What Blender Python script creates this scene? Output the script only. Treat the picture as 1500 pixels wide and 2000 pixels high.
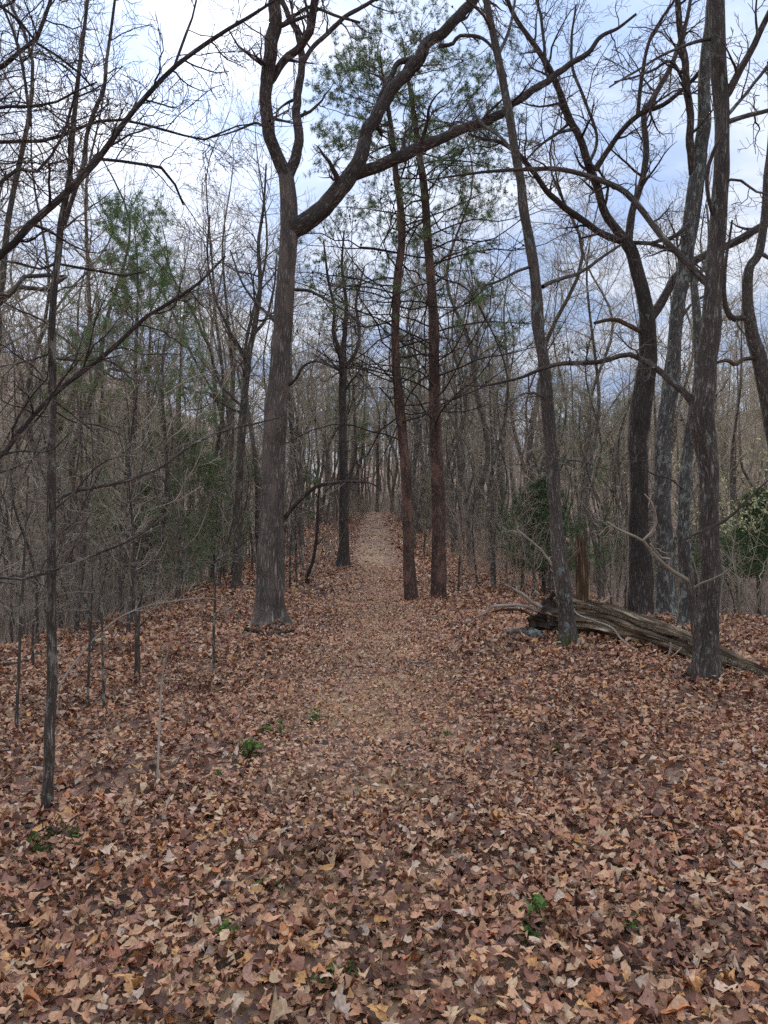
import bpy, math
import numpy as np
from mathutils import Vector

# ------------------------------------------------------------------ scene, camera, sky, sun, exposure
sc = bpy.context.scene
for o in list(bpy.data.objects):
    bpy.data.objects.remove(o)
COL = sc.collection
F = 1500.0          # focal length in photo pixels (photo is 1500 x 2000)
EYE = 1.6
cam_d = bpy.data.cameras.new('camera')
cam = bpy.data.objects.new('camera', cam_d)
COL.objects.link(cam)
cam.location = (0, 0, EYE)
cam.rotation_euler = (math.radians(90), 0, 0)
cam_d.sensor_fit = 'HORIZONTAL'
cam_d.sensor_width = 36
cam_d.lens = 36 * F / 1500
cam_d.clip_start = 0.05
cam_d.clip_end = 3000
sc.camera = cam

SUN_EL, SUN_AZ = math.radians(27), math.radians(-15.5)     # azimuth measured from +Y, positive to +X
sun_dir = Vector((math.sin(SUN_AZ) * math.cos(SUN_EL), math.cos(SUN_AZ) * math.cos(SUN_EL), math.sin(SUN_EL)))

world = bpy.data.worlds.new('World')
sc.world = world
world.use_nodes = True
wt = world.node_tree
wt.nodes.clear()


def N(tree, typ, **kw):
    n = tree.nodes.new(typ)
    for k, v in kw.items():
        if k.startswith('_'):
            n.inputs[k[1:].replace('_', ' ')].default_value = v
        else:
            setattr(n, k, v)
    return n


def math_node(tree, op, a, b=None, c=None, clamp=False):
    n = tree.nodes.new('ShaderNodeMath')
    n.operation = op
    n.use_clamp = clamp
    for i, v in enumerate((a, b, c)):
        if v is None:
            continue
        if isinstance(v, (int, float)):
            n.inputs[i].default_value = v
        else:
            tree.links.new(v, n.inputs[i])
    return n.outputs[0]


def mix_col(tree, fac, a, b):
    n = tree.nodes.new('ShaderNodeMix')
    n.data_type = 'RGBA'
    for idx, v in ((0, fac), (6, a), (7, b)):
        if isinstance(v, (int, float)):
            n.inputs[idx].default_value = v
        elif isinstance(v, tuple):
            n.inputs[idx].default_value = (v[0], v[1], v[2], 1)
        else:
            tree.links.new(v, n.inputs[idx])
    return n.outputs[2]


def build_world():
    sky = N(wt, 'ShaderNodeTexSky', sky_type='NISHITA', sun_disc=False)
    sky.sun_elevation = SUN_EL
    sky.sun_rotation = SUN_AZ
    sky.air_density = 1.0
    sky.dust_density = 0.5
    tc = N(wt, 'ShaderNodeTexCoord')
    nrm = N(wt, 'ShaderNodeVectorMath', operation='NORMALIZE')
    wt.links.new(tc.outputs['Generated'], nrm.inputs[0])
    sep = N(wt, 'ShaderNodeSeparateXYZ')
    wt.links.new(nrm.outputs[0], sep.inputs[0])
    zz = math_node(wt, 'ADD', math_node(wt, 'MAXIMUM', sep.outputs[2], 0.0), 0.18)
    cx = math_node(wt, 'DIVIDE', sep.outputs[0], zz)
    cy = math_node(wt, 'DIVIDE', sep.outputs[1], zz)
    comb = N(wt, 'ShaderNodeCombineXYZ')
    wt.links.new(cx, comb.inputs[0])
    wt.links.new(cy, comb.inputs[1])
    noise = N(wt, 'ShaderNodeTexNoise', _Scale=1.7, _Detail=6.0, _Roughness=0.55, _Distortion=0.4)
    wt.links.new(comb.outputs[0], noise.inputs['Vector'])
    cover = N(wt, 'ShaderNodeMapRange', _From_Min=0.38, _From_Max=0.64, _To_Min=0.0, _To_Max=1.0)
    cover.interpolation_type = 'SMOOTHSTEP'
    wt.links.new(noise.outputs['Fac'], cover.inputs['Value'])
    # thin cloud sheet: grey-blue where thick, white where thin, brighter round the hidden sun
    dot = N(wt, 'ShaderNodeVectorMath', operation='DOT_PRODUCT')
    wt.links.new(nrm.outputs[0], dot.inputs[0])
    dot.inputs[1].default_value = sun_dir
    dp = math_node(wt, 'MAXIMUM', dot.outputs['Value'], 0.0)
    glow = math_node(wt, 'ADD', math_node(wt, 'MULTIPLY', math_node(wt, 'POWER', dp, 120.0), 0.55),
                     math_node(wt, 'MULTIPLY', math_node(wt, 'POWER', dp, 14.0), 0.10))
    cloud = mix_col(wt, cover.outputs[0], (3.05, 4.05, 6.2), (6.0, 6.4, 7.3))
    # overcast skies are brighter overhead than at the horizon
    ovc = math_node(wt, 'ADD', math_node(wt, 'MULTIPLY', math_node(wt, 'MAXIMUM', sep.outputs[2], 0.0), 1.11), 0.555)
    lum = math_node(wt, 'ADD', glow, ovc)
    sc_n = N(wt, 'ShaderNodeVectorMath', operation='SCALE')
    wt.links.new(cloud, sc_n.inputs[0])
    wt.links.new(lum, sc_n.inputs['Scale'])
    tot = mix_col(wt, 0.96, sky.outputs[0], sc_n.outputs[0])
    bg = N(wt, 'ShaderNodeBackground', _Strength=0.095)
    wt.links.new(tot, bg.inputs['Color'])
    out = N(wt, 'ShaderNodeOutputWorld')
    wt.links.new(bg.outputs[0], out.inputs['Surface'])


build_world()

sun_l = bpy.data.lights.new('sun', 'SUN')
sun_l.energy = 1.5
sun_l.angle = math.radians(24)
sun_l.color = (1.0, 0.95, 0.88)
sun_o = bpy.data.objects.new('sun', sun_l)
COL.objects.link(sun_o)
sun_o.location = (-20, 40, 40)
sun_o.rotation_euler = (-sun_dir).to_track_quat('-Z', 'Y').to_euler()

sc.view_settings.view_transform = 'Standard'
sc.view_settings.look = 'None'
sc.view_settings.exposure = 0.8
sc.view_settings.gamma = 1.0
sc.view_settings.use_curve_mapping = False
sc.render.engine = 'CYCLES'
sc.cycles.max_bounces = 5
sc.cycles.diffuse_bounces = 3
sc.cycles.glossy_bounces = 2
sc.cycles.transparent_max_bounces = 4
sc.cycles.use_denoising = False
sc.cycles.use_adaptive_sampling = True
sc.cycles.adaptive_threshold = 0.025
sc.render.film_transparent = False

# ------------------------------------------------------------------ terrain height
_vr = np.random.default_rng(5)
_LAT = _vr.random((256, 256))


def vnoise(x, y):
    x = np.asarray(x, float); y = np.asarray(y, float)
    xi = np.floor(x).astype(int); yi = np.floor(y).astype(int)
    fx = x - xi; fy = y - yi
    fx = fx * fx * (3 - 2 * fx); fy = fy * fy * (3 - 2 * fy)
    a = _LAT[xi & 255, yi & 255]; b = _LAT[(xi + 1) & 255, yi & 255]
    c = _LAT[xi & 255, (yi + 1) & 255]; d = _LAT[(xi + 1) & 255, (yi + 1) & 255]
    return (a * (1 - fx) + b * fx) * (1 - fy) + (c * (1 - fx) + d * fx) * fy - 0.5


def sstep(a, b, v):
    t = np.clip((np.asarray(v, float) - a) / (b - a), 0, 1)
    return t * t * (3 - 2 * t)


def path_x(y):
    return -0.35 + 0.25 * np.sin(np.asarray(y, float) * 0.09 + 0.4)


def height(x, y):
    x = np.asarray(x, float); y = np.asarray(y, float)
    z = 2.1 * sstep(24, 62, y) + 6.5 * sstep(62, 130, y) + 10 * sstep(120, 260, y)
    # spur falls away to the west
    le = 4.3 - 1.3 * sstep(7, 13, y)
    u = np.maximum(-x - le, 0)
    drop = np.minimum(0.34 * (np.sqrt(u * u + 0.8) - 0.894), 7.5)
    z = z - drop * sstep(2.5, 8, y)
    z = z + 34 * sstep(22, 95, -x) * sstep(5, 60, y)
    # and more gently to the east, beyond the fallen log
    re = 2.0 + 2.6 * (1 - sstep(10.5, 13.5, y))
    v = np.maximum(x - re, 0)
    z = z - np.minimum(0.26 * (np.sqrt(v * v + 0.8) - 0.894), 4.0) * sstep(9, 14, y)
    z = z + 16 * sstep(18, 85, x) * sstep(5, 60, y)
    # low bank where the log lies
    z = z + 0.05 * np.exp(-((x - 2.6) ** 2) / 2.4 - ((y - 9.2) ** 2) / 5.0)
    z = z + 0.10 * vnoise(x * 0.55 + 31, y * 0.55 + 7) * sstep(0.8, 2.2, np.abs(x - path_x(y)))
    z = z + 0.11 * vnoise(x * 2.1 + 3, y * 2.1 + 17) * (0.35 + 0.65 * sstep(0.3, 1.3, np.abs(x - path_x(y)))) * (1 - sstep(22, 30, y))
    z = z + 1.6 * vnoise(x * 0.05 + 11, y * 0.05 + 3) * sstep(25, 70, np.hypot(x, y))
    return z


def P3(px, py, d):
    return np.array([(px - 750) / F * d, d, EYE - (py - 1000) / F * d])


# ------------------------------------------------------------------ mesh builder
class MB:
    def __init__(self):
        self.v = []; self.f = []; self.nv = 0; self.bk = []; self.col = []

    def add(self, verts, faces, bk=None, col=None):
        verts = np.asarray(verts, np.float32).reshape(-1, 3)
        self.v.append(verts)
        self.f.append(np.asarray(faces, np.int64) + self.nv)
        self.nv += len(verts)
        self.bk.append(verts if bk is None else np.asarray(bk, np.float32).reshape(-1, 3))
        if col is not None:
            self.col.append(np.asarray(col, np.float32).reshape(-1, 3))

    def mesh(self, name, mat, origin=(0, 0, 0), smooth=True):
        me = bpy.data.meshes.new(name)
        if not self.v:
            return me
        v = np.concatenate(self.v) - np.asarray(origin, np.float32)
        me.vertices.add(len(v))
        me.vertices.foreach_set('co', v.astype(np.float32).ravel())
        li = np.concatenate([f.ravel() for f in self.f]).astype(np.int32)
        ln = np.concatenate([np.full(len(f), f.shape[1]) for f in self.f])
        ls = np.concatenate([[0], np.cumsum(ln)[:-1]]).astype(np.int32)
        me.loops.add(len(li))
        me.loops.foreach_set('vertex_index', li)
        me.polygons.add(len(ln))
        me.polygons.foreach_set('loop_start', ls)
        me.polygons.foreach_set('use_smooth', np.full(len(ln), smooth))
        a = me.attributes.new('bk', 'FLOAT_VECTOR', 'POINT')
        a.data.foreach_set('vector', np.concatenate(self.bk).ravel())
        if self.col:
            c = np.concatenate(self.col)
            c = np.concatenate([c, np.ones((len(c), 1), np.float32)], 1)
            a = me.attributes.new('col', 'FLOAT_COLOR', 'POINT')
            a.data.foreach_set('color', c.ravel())
        me.materials.append(mat)
        me.update(calc_edges=True)
        return me


STUFF_PARTS = ('twig_spray', 'needle_foliage', 'bud_foliage', 'leaf_cluster')


def link(name, me, parent=None, loc=None):
    o = bpy.data.objects.new(name, me)
    COL.objects.link(o)
    if parent is not None:
        o.parent = parent
    if loc is not None:
        o.location = loc
    if name in STUFF_PARTS:
        o['kind'] = 'stuff'
    return o


def tag(o, label=None, cat=None, group=None, kind=None):
    if label: o['label'] = label
    if cat: o['category'] = cat
    if group: o['group'] = group
    if kind: o['kind'] = kind
    return o


def thing(name, label, cat, loc, group=None):
    return tag(link(name, None, None, [float(c) for c in loc]), label, cat, group)


def copy_tree(o, parent=None):
    c = o.copy()
    COL.objects.link(c)
    c.parent = parent
    for ch in o.children:
        copy_tree(ch, c)
    return c


def tubes(mb, P, R, k, rng=None, rough=0.0, flare=None):
    """B polylines of n points as k-sided tubes."""
    P = np.asarray(P, float); R = np.asarray(R, float)
    if P.ndim == 2:
        P = P[None]; R = R[None]
    B, n, _ = P.shape
    T = np.gradient(P, axis=1)
    T /= np.linalg.norm(T, axis=2, keepdims=True) + 1e-9
    Tm = T.mean(1)
    ref = np.where((np.abs(Tm[:, 1:2]) < 0.75), np.array([[0., 1., 0.]]), np.array([[1., 0., 0.]]))
    Nn = ref[:, None, :] - (T * ref[:, None, :]).sum(2, keepdims=True) * T
    Nn /= np.linalg.norm(Nn, axis=2, keepdims=True) + 1e-9
    Bn = np.cross(T, Nn)
    th = np.arange(k) * 2 * np.pi / k
    c, s = np.cos(th), np.sin(th)
    rad = np.repeat(R[:, :, None], k, 2)
    S = np.concatenate([np.zeros((B, 1)), np.cumsum(np.linalg.norm(np.diff(P, axis=1), axis=2), 1)], 1)
    off = (rng.random((B, 1, 1)) * 50) if rng is not None else np.zeros((B, 1, 1))
    if rough:
        r0 = R.max(1)[:, None, None]
        rad = rad * (1 + rough * 2 * vnoise(c[None, None] * 1.6 + off * 3 + 20, S[:, :, None] / r0 * 0.45 + s[None, None] * 1.6 + off))
        if k >= 20:
            rad = rad * (1 + rough * 0.9 * vnoise(th[None, None] * k * 0.16 + off * 7, S[:, :, None] * 3.0 + 9))
    if flare:
        amt, hh = flare
        lob = 0.65 + 0.35 * np.cos(th * 5 + off * 2) + 0.2 * np.cos(th * 3 + off)
        rad = rad * (1 + amt * np.exp(-np.maximum(S - 0.12, 0) / hh)[:, :, None] * lob[None, None] if lob.ndim == 1 else
                     1 + amt * np.exp(-np.maximum(S - 0.12, 0) / hh)[:, :, None] * lob)
    V = P[:, :, None, :] + rad[..., None] * (c[None, None, :, None] * Nn[:, :, None, :] + s[None, None, :, None] * Bn[:, :, None, :])
    rr = R.max(1)[:, None, None]
    bk = np.stack([np.broadcast_to(c * rr, (B, n, k)) + off, np.broadcast_to(s * rr, (B, n, k)) + off * 0.37,
                   np.broadcast_to(S[:, :, None] + off, (B, n, k))], -1)
    i = np.arange(n - 1)[:, None] * k
    j = np.arange(k)[None]
    j2 = (j + 1) % k
    q = np.stack([i + j, i + j2, i + k + j2, i + k + j], -1).reshape(-1, 4)
    q = (q[None] + (np.arange(B) * n * k)[:, None, None]).reshape(-1, 4)
    mb.add(V, q, bk)
    if k >= 6:      # close the far end
        tip = P[:, -1] + T[:, -1] * R[:, -1:] * 0.4
        base = np.arange(B)[:, None] * k
        vv = np.concatenate([V[:, -1].reshape(-1, 3), tip])
        tri = np.stack([(base + j), (base + j2), np.broadcast_to(B * k + np.arange(B)[:, None], (B, k))], -1).reshape(-1, 3)
        bb = np.concatenate([bk[:, -1].reshape(-1, 3), bk[:, -1, 0]])
        mb.add(vv, tri, bb)


def unit(v):
    return v / (np.linalg.norm(v, axis=-1, keepdims=True) + 1e-9)


def grow(P, R, rng, m, t0, t1, ang, length, rf, rend, n, wig=0.35, up=0.3, tl=0.5, rmax=None, flat=0.0):
    """m children on each of the B parents; returns child polylines and radii."""
    B, np_, _ = P.shape
    idx = np.repeat(np.arange(B), m)
    M = len(idx)
    if M == 0:
        return np.zeros((0, n, 3)), np.zeros((0, n))
    t = t0 + (t1 - t0) * ((np.tile(np.arange(m), B) + rng.random(M)) / m)
    f = t * (np_ - 1)
    i0 = np.minimum(f.astype(int), np_ - 2)
    w = (f - i0)[:, None]
    S = P[idx, i0] * (1 - w) + P[idx, i0 + 1] * w
    T = unit(P[idx, i0 + 1] - P[idx, i0])
    rp = R[idx, i0] * (1 - w[:, 0]) + R[idx, i0 + 1] * w[:, 0]
    perp = rng.normal(size=(M, 3))
    perp[:, 2] *= (1 - flat)
    perp = unit(perp - (perp * T).sum(1, keepdims=True) * T)
    a = np.radians(ang) * (0.75 + 0.5 * rng.random(M))[:, None]
    d0 = unit(np.cos(a) * T + np.sin(a) * perp)
    L = length * (0.55 + 0.75 * rng.random(M)) * (1 - tl * (t - t0) / max(t1 - t0, 1e-6))
    walk = np.cumsum(rng.normal(size=(M, n - 1, 3)) * wig / math.sqrt(n - 1), 1)
    D = d0[:, None] + walk
    D[..., 2] += up * np.linspace(0, 1, n - 1)[None]
    D = unit(D)
    Q = np.concatenate([S[:, None], S[:, None] + np.cumsum(D * (L / (n - 1))[:, None, None], 1)], 1)
    r0 = np.maximum(rp * rf, rend)
    if rmax is not None:
        r0 = np.minimum(r0, rmax)
    tt = np.linspace(0, 1, n)[None]
    RR = r0[:, None] * (1 - tt) ** 0.85 + rend * tt
    return Q, RR


def catmull(pts, step):
    """smooth resampling of an (m,4) array of x,y,z,r"""
    p = np.asarray(pts, float)
    if len(p) == 2:
        p = np.array([p[0], (p[0] + p[1]) / 2, p[1]])
    q = np.vstack([2 * p[0] - p[1], p, 2 * p[-1] - p[-2]])
    out = []
    for i in range(1, len(q) - 2):
        t = np.linspace(0, 1, 12, endpoint=False)[:, None]
        a, b, c, d = q[i - 1], q[i], q[i + 1], q[i + 2]
        out.append(0.5 * (2 * b + (c - a) * t + (2 * a - 5 * b + 4 * c - d) * t ** 2 + (3 * b - a - 3 * c + d) * t ** 3))
    out.append(q[-2:-1])
    o = np.concatenate(out)
    s = np.concatenate([[0], np.cumsum(np.linalg.norm(np.diff(o[:, :3], axis=0), axis=1))])
    n = max(4, int(s[-1] / step) + 1)
    u = np.linspace(0, s[-1], n)
    r = np.stack([np.interp(u, s, o[:, k]) for k in range(4)], 1)
    r[:, 3] = np.maximum(r[:, 3], 0.0015)
    return r


def trace(pts, d, dd=0.0, bow=0.0):
    """photo pixels (x, y, width) -> x,y,z,radius at depth d (+ dd by the end)"""
    m = len(pts)
    out = []
    s = [0.0]
    for i in range(1, m):
        s.append(s[-1] + math.hypot(pts[i][0] - pts[i - 1][0], pts[i][1] - pts[i - 1][1]))
    for i, (x, y, w) in enumerate(pts):
        t = s[i] / s[-1]
        de = d + dd * t + bow * math.sin(t * math.pi)
        out.append(np.append(P3(x, y, de), w / 2 / F * de))
    return np.array(out)


# ------------------------------------------------------------------ materials
def new_mat(name):
    m = bpy.data.materials.new(name)
    m.use_nodes = True
    t = m.node_tree
    t.nodes.clear()
    out = N(t, 'ShaderNodeOutputMaterial')
    b = N(t, 'ShaderNodeBsdfPrincipled')
    t.links.new(b.outputs[0], out.inputs['Surface'])
    b.inputs['Roughness'].default_value = 0.85
    b.inputs['Specular IOR Level'].default_value = 0.2
    return m, t, b


def ramp(t, fac, stops):
    r = N(t, 'ShaderNodeValToRGB')
    e = r.color_ramp.elements
    while len(e) < len(stops):
        e.new(0.5)
    for i, (p, c) in enumerate(stops):
        e[i].position = p
        e[i].color = (c[0], c[1], c[2], 1)
    t.links.new(fac, r.inputs[0])
    return r.outputs[0]


def bark(name, dark, light, fx=34.0, fz=5.0, lichen=0.0, lcol=(0.30, 0.34, 0.28), bump=0.9, moss=None, patch=None):
    m, t, b = new_mat(name)
    at = N(t, 'ShaderNodeAttribute', attribute_name='bk')
    mp = N(t, 'ShaderNodeMapping')
    mp.inputs['Scale'].default_value = (fx, fx, fz)
    t.links.new(at.outputs['Vector'], mp.inputs[0])
    n1 = N(t, 'ShaderNodeTexNoise', _Scale=1.0, _Detail=6.0, _Roughness=0.62, _Distortion=0.15)
    t.links.new(mp.outputs[0], n1.inputs['Vector'])
    ridg = math_node(t, 'ABSOLUTE', math_node(t, 'SUBTRACT', n1.outputs['Fac'], 0.5))
    ridg = math_node(t, 'MULTIPLY', ridg, 6.0, clamp=True)
    mp2 = N(t, 'ShaderNodeMapping')
    mp2.inputs['Scale'].default_value = (4, 4, 2.2)
    t.links.new(at.outputs['Vector'], mp2.inputs[0])
    n2 = N(t, 'ShaderNodeTexNoise', _Scale=1.0, _Detail=4.0, _Roughness=0.6)
    t.links.new(mp2.outputs[0], n2.inputs['Vector'])
    base = ramp(t, ridg, [(0.0, tuple(c * 0.55 for c in dark)), (0.45, dark), (1.0, light)])
    var = N(t, 'ShaderNodeMapRange', _From_Min=0.3, _From_Max=0.7, _To_Min=0.62, _To_Max=1.3)
    t.links.new(n2.outputs['Fac'], var.inputs['Value'])
    scn = N(t, 'ShaderNodeVectorMath', operation='SCALE')
    t.links.new(base, scn.inputs[0])
    t.links.new(var.outputs[0], scn.inputs['Scale'])
    col = scn.outputs[0]
    if patch:
        pm = N(t, 'ShaderNodeMapRange', _From_Min=0.52, _From_Max=0.62)
        t.links.new(n2.outputs['Fac'], pm.inputs['Value'])
        col = mix_col(t, math_node(t, 'MULTIPLY', pm.outputs[0], 0.7), col, patch)
    if lichen > 0:
        mp3 = N(t, 'ShaderNodeMapping')
        mp3.inputs['Scale'].default_value = (9, 9, 7)
        t.links.new(at.outputs['Vector'], mp3.inputs[0])
        n3 = N(t, 'ShaderNodeTexNoise', _Scale=1.0, _Detail=6.0, _Roughness=0.65)
        t.links.new(mp3.outputs[0], n3.inputs['Vector'])
        lm = N(t, 'ShaderNodeMapRange', _From_Min=0.66 - lichen * 0.2, _From_Max=0.72 - lichen * 0.2)
        t.links.new(n3.outputs['Fac'], lm.inputs['Value'])
        col = mix_col(t, math_node(t, 'MULTIPLY', lm.outputs[0], 0.85), col, lcol)
    if moss:
        geo = N(t, 'ShaderNodeNewGeometry')
        sp = N(t, 'ShaderNodeSeparateXYZ')
        t.links.new(geo.outputs['Position'], sp.inputs[0])
        h = math_node(t, 'ADD', sp.outputs[2], math_node(t, 'MULTIPLY', (n3 if lichen else n2).outputs['Fac'], 1.1))
        mm = N(t, 'ShaderNodeMapRange', _From_Min=moss[0] + 0.42, _From_Max=moss[0] + 0.12)
        t.links.new(h, mm.inputs['Value'])
        col = mix_col(t, mm.outputs[0], col, moss[1])
    t.links.new(col, b.inputs['Base Color'])
    bp = N(t, 'ShaderNodeBump', _Strength=bump, _Distance=0.02)
    t.links.new(ridg, bp.inputs['Height'])
    t.links.new(bp.outputs[0], b.inputs['Normal'])
    return m


def plain(name, c1, c2, scale=6.0, rough=0.85, objvar=0.0):
    m, t, b = new_mat(name)
    at = N(t, 'ShaderNodeAttribute', attribute_name='bk')
    n1 = N(t, 'ShaderNodeTexNoise', _Scale=scale, _Detail=3.0)
    t.links.new(at.outputs['Vector'], n1.inputs['Vector'])
    col = ramp(t, n1.outputs['Fac'], [(0.3, c1), (0.7, c2)])
    if objvar:
        oi = N(t, 'ShaderNodeObjectInfo')
        mr = N(t, 'ShaderNodeMapRange', _To_Min=1 - objvar, _To_Max=1 + objvar)
        t.links.new(oi.outputs['Random'], mr.inputs['Value'])
        s = N(t, 'ShaderNodeVectorMath', operation='SCALE')
        t.links.new(col, s.inputs[0])
        t.links.new(mr.outputs[0], s.inputs['Scale'])
        col = s.outputs[0]
    t.nodes.remove(b)
    df = N(t, 'ShaderNodeBsdfDiffuse')
    t.links.new(col, df.inputs['Color'])
    t.links.new(df.outputs[0], [n for n in t.nodes if n.type == 'OUTPUT_MATERIAL'][0].inputs['Surface'])
    return m


def leafy(name, from_object=False, gain=1.0):
    m, t, b = new_mat(name)
    if from_object:
        oi = N(t, 'ShaderNodeObjectInfo')
        c = oi.outputs['Color']
    else:
        at = N(t, 'ShaderNodeAttribute', attribute_name='col')
        c = at.outputs['Color']
    ab = N(t, 'ShaderNodeAttribute', attribute_name='bk')
    n1 = N(t, 'ShaderNodeTexNoise', _Scale=60.0, _Detail=4.0, _Roughness=0.65)
    t.links.new(ab.outputs['Vector'], n1.inputs['Vector'])
    mr = N(t, 'ShaderNodeMapRange', _From_Min=0.3, _From_Max=0.7, _To_Min=0.62 * gain, _To_Max=1.25 * gain)
    t.links.new(n1.outputs['Fac'], mr.inputs['Value'])
    s = N(t, 'ShaderNodeVectorMath', operation='SCALE')
    t.links.new(c, s.inputs[0])
    t.links.new(mr.outputs[0], s.inputs['Scale'])
    t.links.new(s.outputs[0], b.inputs['Base Color'])
    b.inputs['Roughness'].default_value = 0.6
    b.inputs['Specular IOR Level'].default_value = 0.25
    bp = N(t, 'ShaderNodeBump', _Strength=0.35, _Distance=0.004)
    t.links.new(n1.outputs['Fac'], bp.inputs['Height'])
    t.links.new(bp.outputs[0], b.inputs['Normal'])
    return m


def litter_mat(name, straw=0.0, bright=1.0):
    """dead-leaf carpet: cells of leaf size in several browns"""
    m, t, b = new_mat(name)
    geo = N(t, 'ShaderNodeNewGeometry')
    nz = N(t, 'ShaderNodeTexNoise', _Scale=7.0, _Detail=3.0)
    t.links.new(geo.outputs['Position'], nz.inputs['Vector'])
    add = N(t, 'ShaderNodeVectorMath', operation='MULTIPLY_ADD')
    t.links.new(nz.outputs['Color'], add.inputs[0])
    add.inputs[1].default_value = (0.12, 0.12, 0.12)
    t.links.new(geo.outputs['Position'], add.inputs[2])
    vo = N(t, 'ShaderNodeTexVoronoi', _Scale=14.0)
    t.links.new(add.outputs[0], vo.inputs['Vector'])
    sp = N(t, 'ShaderNodeSeparateColor')
    t.links.new(vo.outputs['Color'], sp.inputs[0])
    g = bright
    col = ramp(t, sp.outputs[0], [(0.0, (0.045 * g, 0.026 * g, 0.018 * g)), (0.3, (0.13 * g, 0.072 * g, 0.046 * g)),
                                  (0.65, (0.24 * g, 0.135 * g, 0.085 * g)), (1.0, (0.36 * g, 0.23 * g, 0.155 * g))])
    big = N(t, 'ShaderNodeTexNoise', _Scale=0.5, _Detail=4.0)
    t.links.new(geo.outputs['Position'], big.inputs['Vector'])
    mr = N(t, 'ShaderNodeMapRange', _From_Min=0.3, _From_Max=0.7, _To_Min=0.7, _To_Max=1.2)
    t.links.new(big.outputs['Fac'], mr.inputs['Value'])
    s = N(t, 'ShaderNodeVectorMath', operation='SCALE')
    t.links.new(col, s.inputs[0])
    t.links.new(mr.outputs[0], s.inputs['Scale'])
    col = s.outputs[0]
    if straw:
        ea = N(t, 'ShaderNodeAttribute', attribute_name='bk')
        esep = N(t, 'ShaderNodeSeparateXYZ')
        t.links.new(ea.outputs['Vector'], esep.inputs[0])
        pm = N(t, 'ShaderNodeMapRange', _From_Min=0.42, _From_Max=0.6)
        n3 = N(t, 'ShaderNodeTexNoise', _Scale=1.1, _Detail=5.0)
        t.links.new(geo.outputs['Position'], n3.inputs['Vector'])
        t.links.new(n3.outputs['Fac'], pm.inputs['Value'])
        col = mix_col(t, math_node(t, 'MULTIPLY', math_node(t, 'MULTIPLY', pm.outputs[0], straw), esep.outputs[0]), col, (0.44, 0.285, 0.13))
    t.links.new(col, b.inputs['Base Color'])
    bp = N(t, 'ShaderNodeBump', _Strength=0.7, _Distance=0.05)
    t.links.new(vo.outputs['Distance'], bp.inputs['Height'])
    t.links.new(bp.outputs[0], b.inputs['Normal'])
    b.inputs['Roughness'].default_value = 0.8
    return m


M_OAK = bark('oak_bark', (0.20, 0.155, 0.118), (0.40, 0.335, 0.265), 26, 5.0, patch=(0.22, 0.16, 0.115))
M_OAKLIMB = bark('oak_limb_bark', (0.11, 0.08, 0.062), (0.30, 0.235, 0.18), 34, 9, lichen=0.25, lcol=(0.16, 0.17, 0.10))
M_PINE = bark('pine_bark', (0.16, 0.098, 0.070), (0.36, 0.225, 0.155), 26, 11, patch=(0.30, 0.165, 0.105))
M_PINE2 = bark('pine_limb_bark', (0.105, 0.075, 0.06), (0.22, 0.16, 0.125), 40, 10)
M_GREY = bark('grey_lichen_bark', (0.15, 0.13, 0.105), (0.37, 0.325, 0.265), 32, 7, lichen=0.6, lcol=(0.36, 0.38, 0.29))
M_MOSSY = bark('mossy_foot_bark', (0.165, 0.128, 0.096), (0.34, 0.28, 0.215), 34, 8, lichen=0.35, moss=(0.42, (0.085, 0.10, 0.02)))
M_DARK = bark('dark_furrowed_bark', (0.10, 0.077, 0.060), (0.22, 0.172, 0.135), 26, 6.0, lichen=0.1)
M_FRONT = bark('brown_furrowed_bark', (0.155, 0.118, 0.09), (0.34, 0.275, 0.215), 32, 7.0, lichen=0.34, lcol=(0.34, 0.37, 0.28))
M_SAP = bark('sapling_bark', (0.17, 0.135, 0.10), (0.42, 0.345, 0.26), 50, 8, lichen=0.55, lcol=(0.46, 0.43, 0.33))
M_FOREST = bark('forest_bark', (0.16, 0.13, 0.095), (0.40, 0.335, 0.25), 26, 6.0, lichen=0.3, lcol=(0.26, 0.27, 0.22))
M_TWIG = plain('twig_bark', (0.10, 0.072, 0.056), (0.22, 0.165, 0.13), 3.0)
M_TWIGG = plain('grey_twig_bark', (0.26, 0.212, 0.145), (0.48, 0.40, 0.285), 2.0, objvar=0.3)
M_BRUSH = plain('brush_bark', (0.20, 0.155, 0.11), (0.42, 0.34, 0.25), 2.0, objvar=0.45)
M_PALE = plain('bleached_wood', (0.25, 0.195, 0.14), (0.46, 0.375, 0.28), 9.0)
M_NEED = plain('pine_needles', (0.14, 0.19, 0.085), (0.25, 0.31, 0.14), 3.0)
M_NEED2 = plain('white_pine_needles', (0.14, 0.205, 0.08), (0.25, 0.33, 0.135), 3.0)
M_NEED3 = plain('far_pine_needles', (0.15, 0.19, 0.09), (0.26, 0.30, 0.15), 3.0, objvar=0.2)
M_CEDAR = plain('cedar_foliage', (0.085, 0.125, 0.055), (0.15, 0.20, 0.085), 4.0)
M_CONE = plain('cone_brown', (0.035, 0.026, 0.022), (0.06, 0.045, 0.036), 20)
M_BUD = plain('bud_leaf', (0.44, 0.44, 0.20), (0.62, 0.60, 0.32), 9)
M_GREEN = plain('sprig_leaf', (0.075, 0.115, 0.03), (0.15, 0.215, 0.06), 12)
M_LEAF = leafy('dead_leaf')
M_LEAF1 = leafy('dead_leaf_single', True)
M_GROUND = litter_mat('leaf_carpet', bright=1.25)
M_PATH = litter_mat('path_litter', straw=0.75, bright=1.25)
M_ROT = bark('rotten_wood', (0.19, 0.128, 0.072), (0.62, 0.48, 0.31), 18, 1.6, bump=1.0, patch=(0.36, 0.255, 0.145))
M_SNAG = bark('snag_wood', (0.15, 0.088, 0.048), (0.44, 0.28, 0.16), 20, 1.6, bump=0.9)
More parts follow.
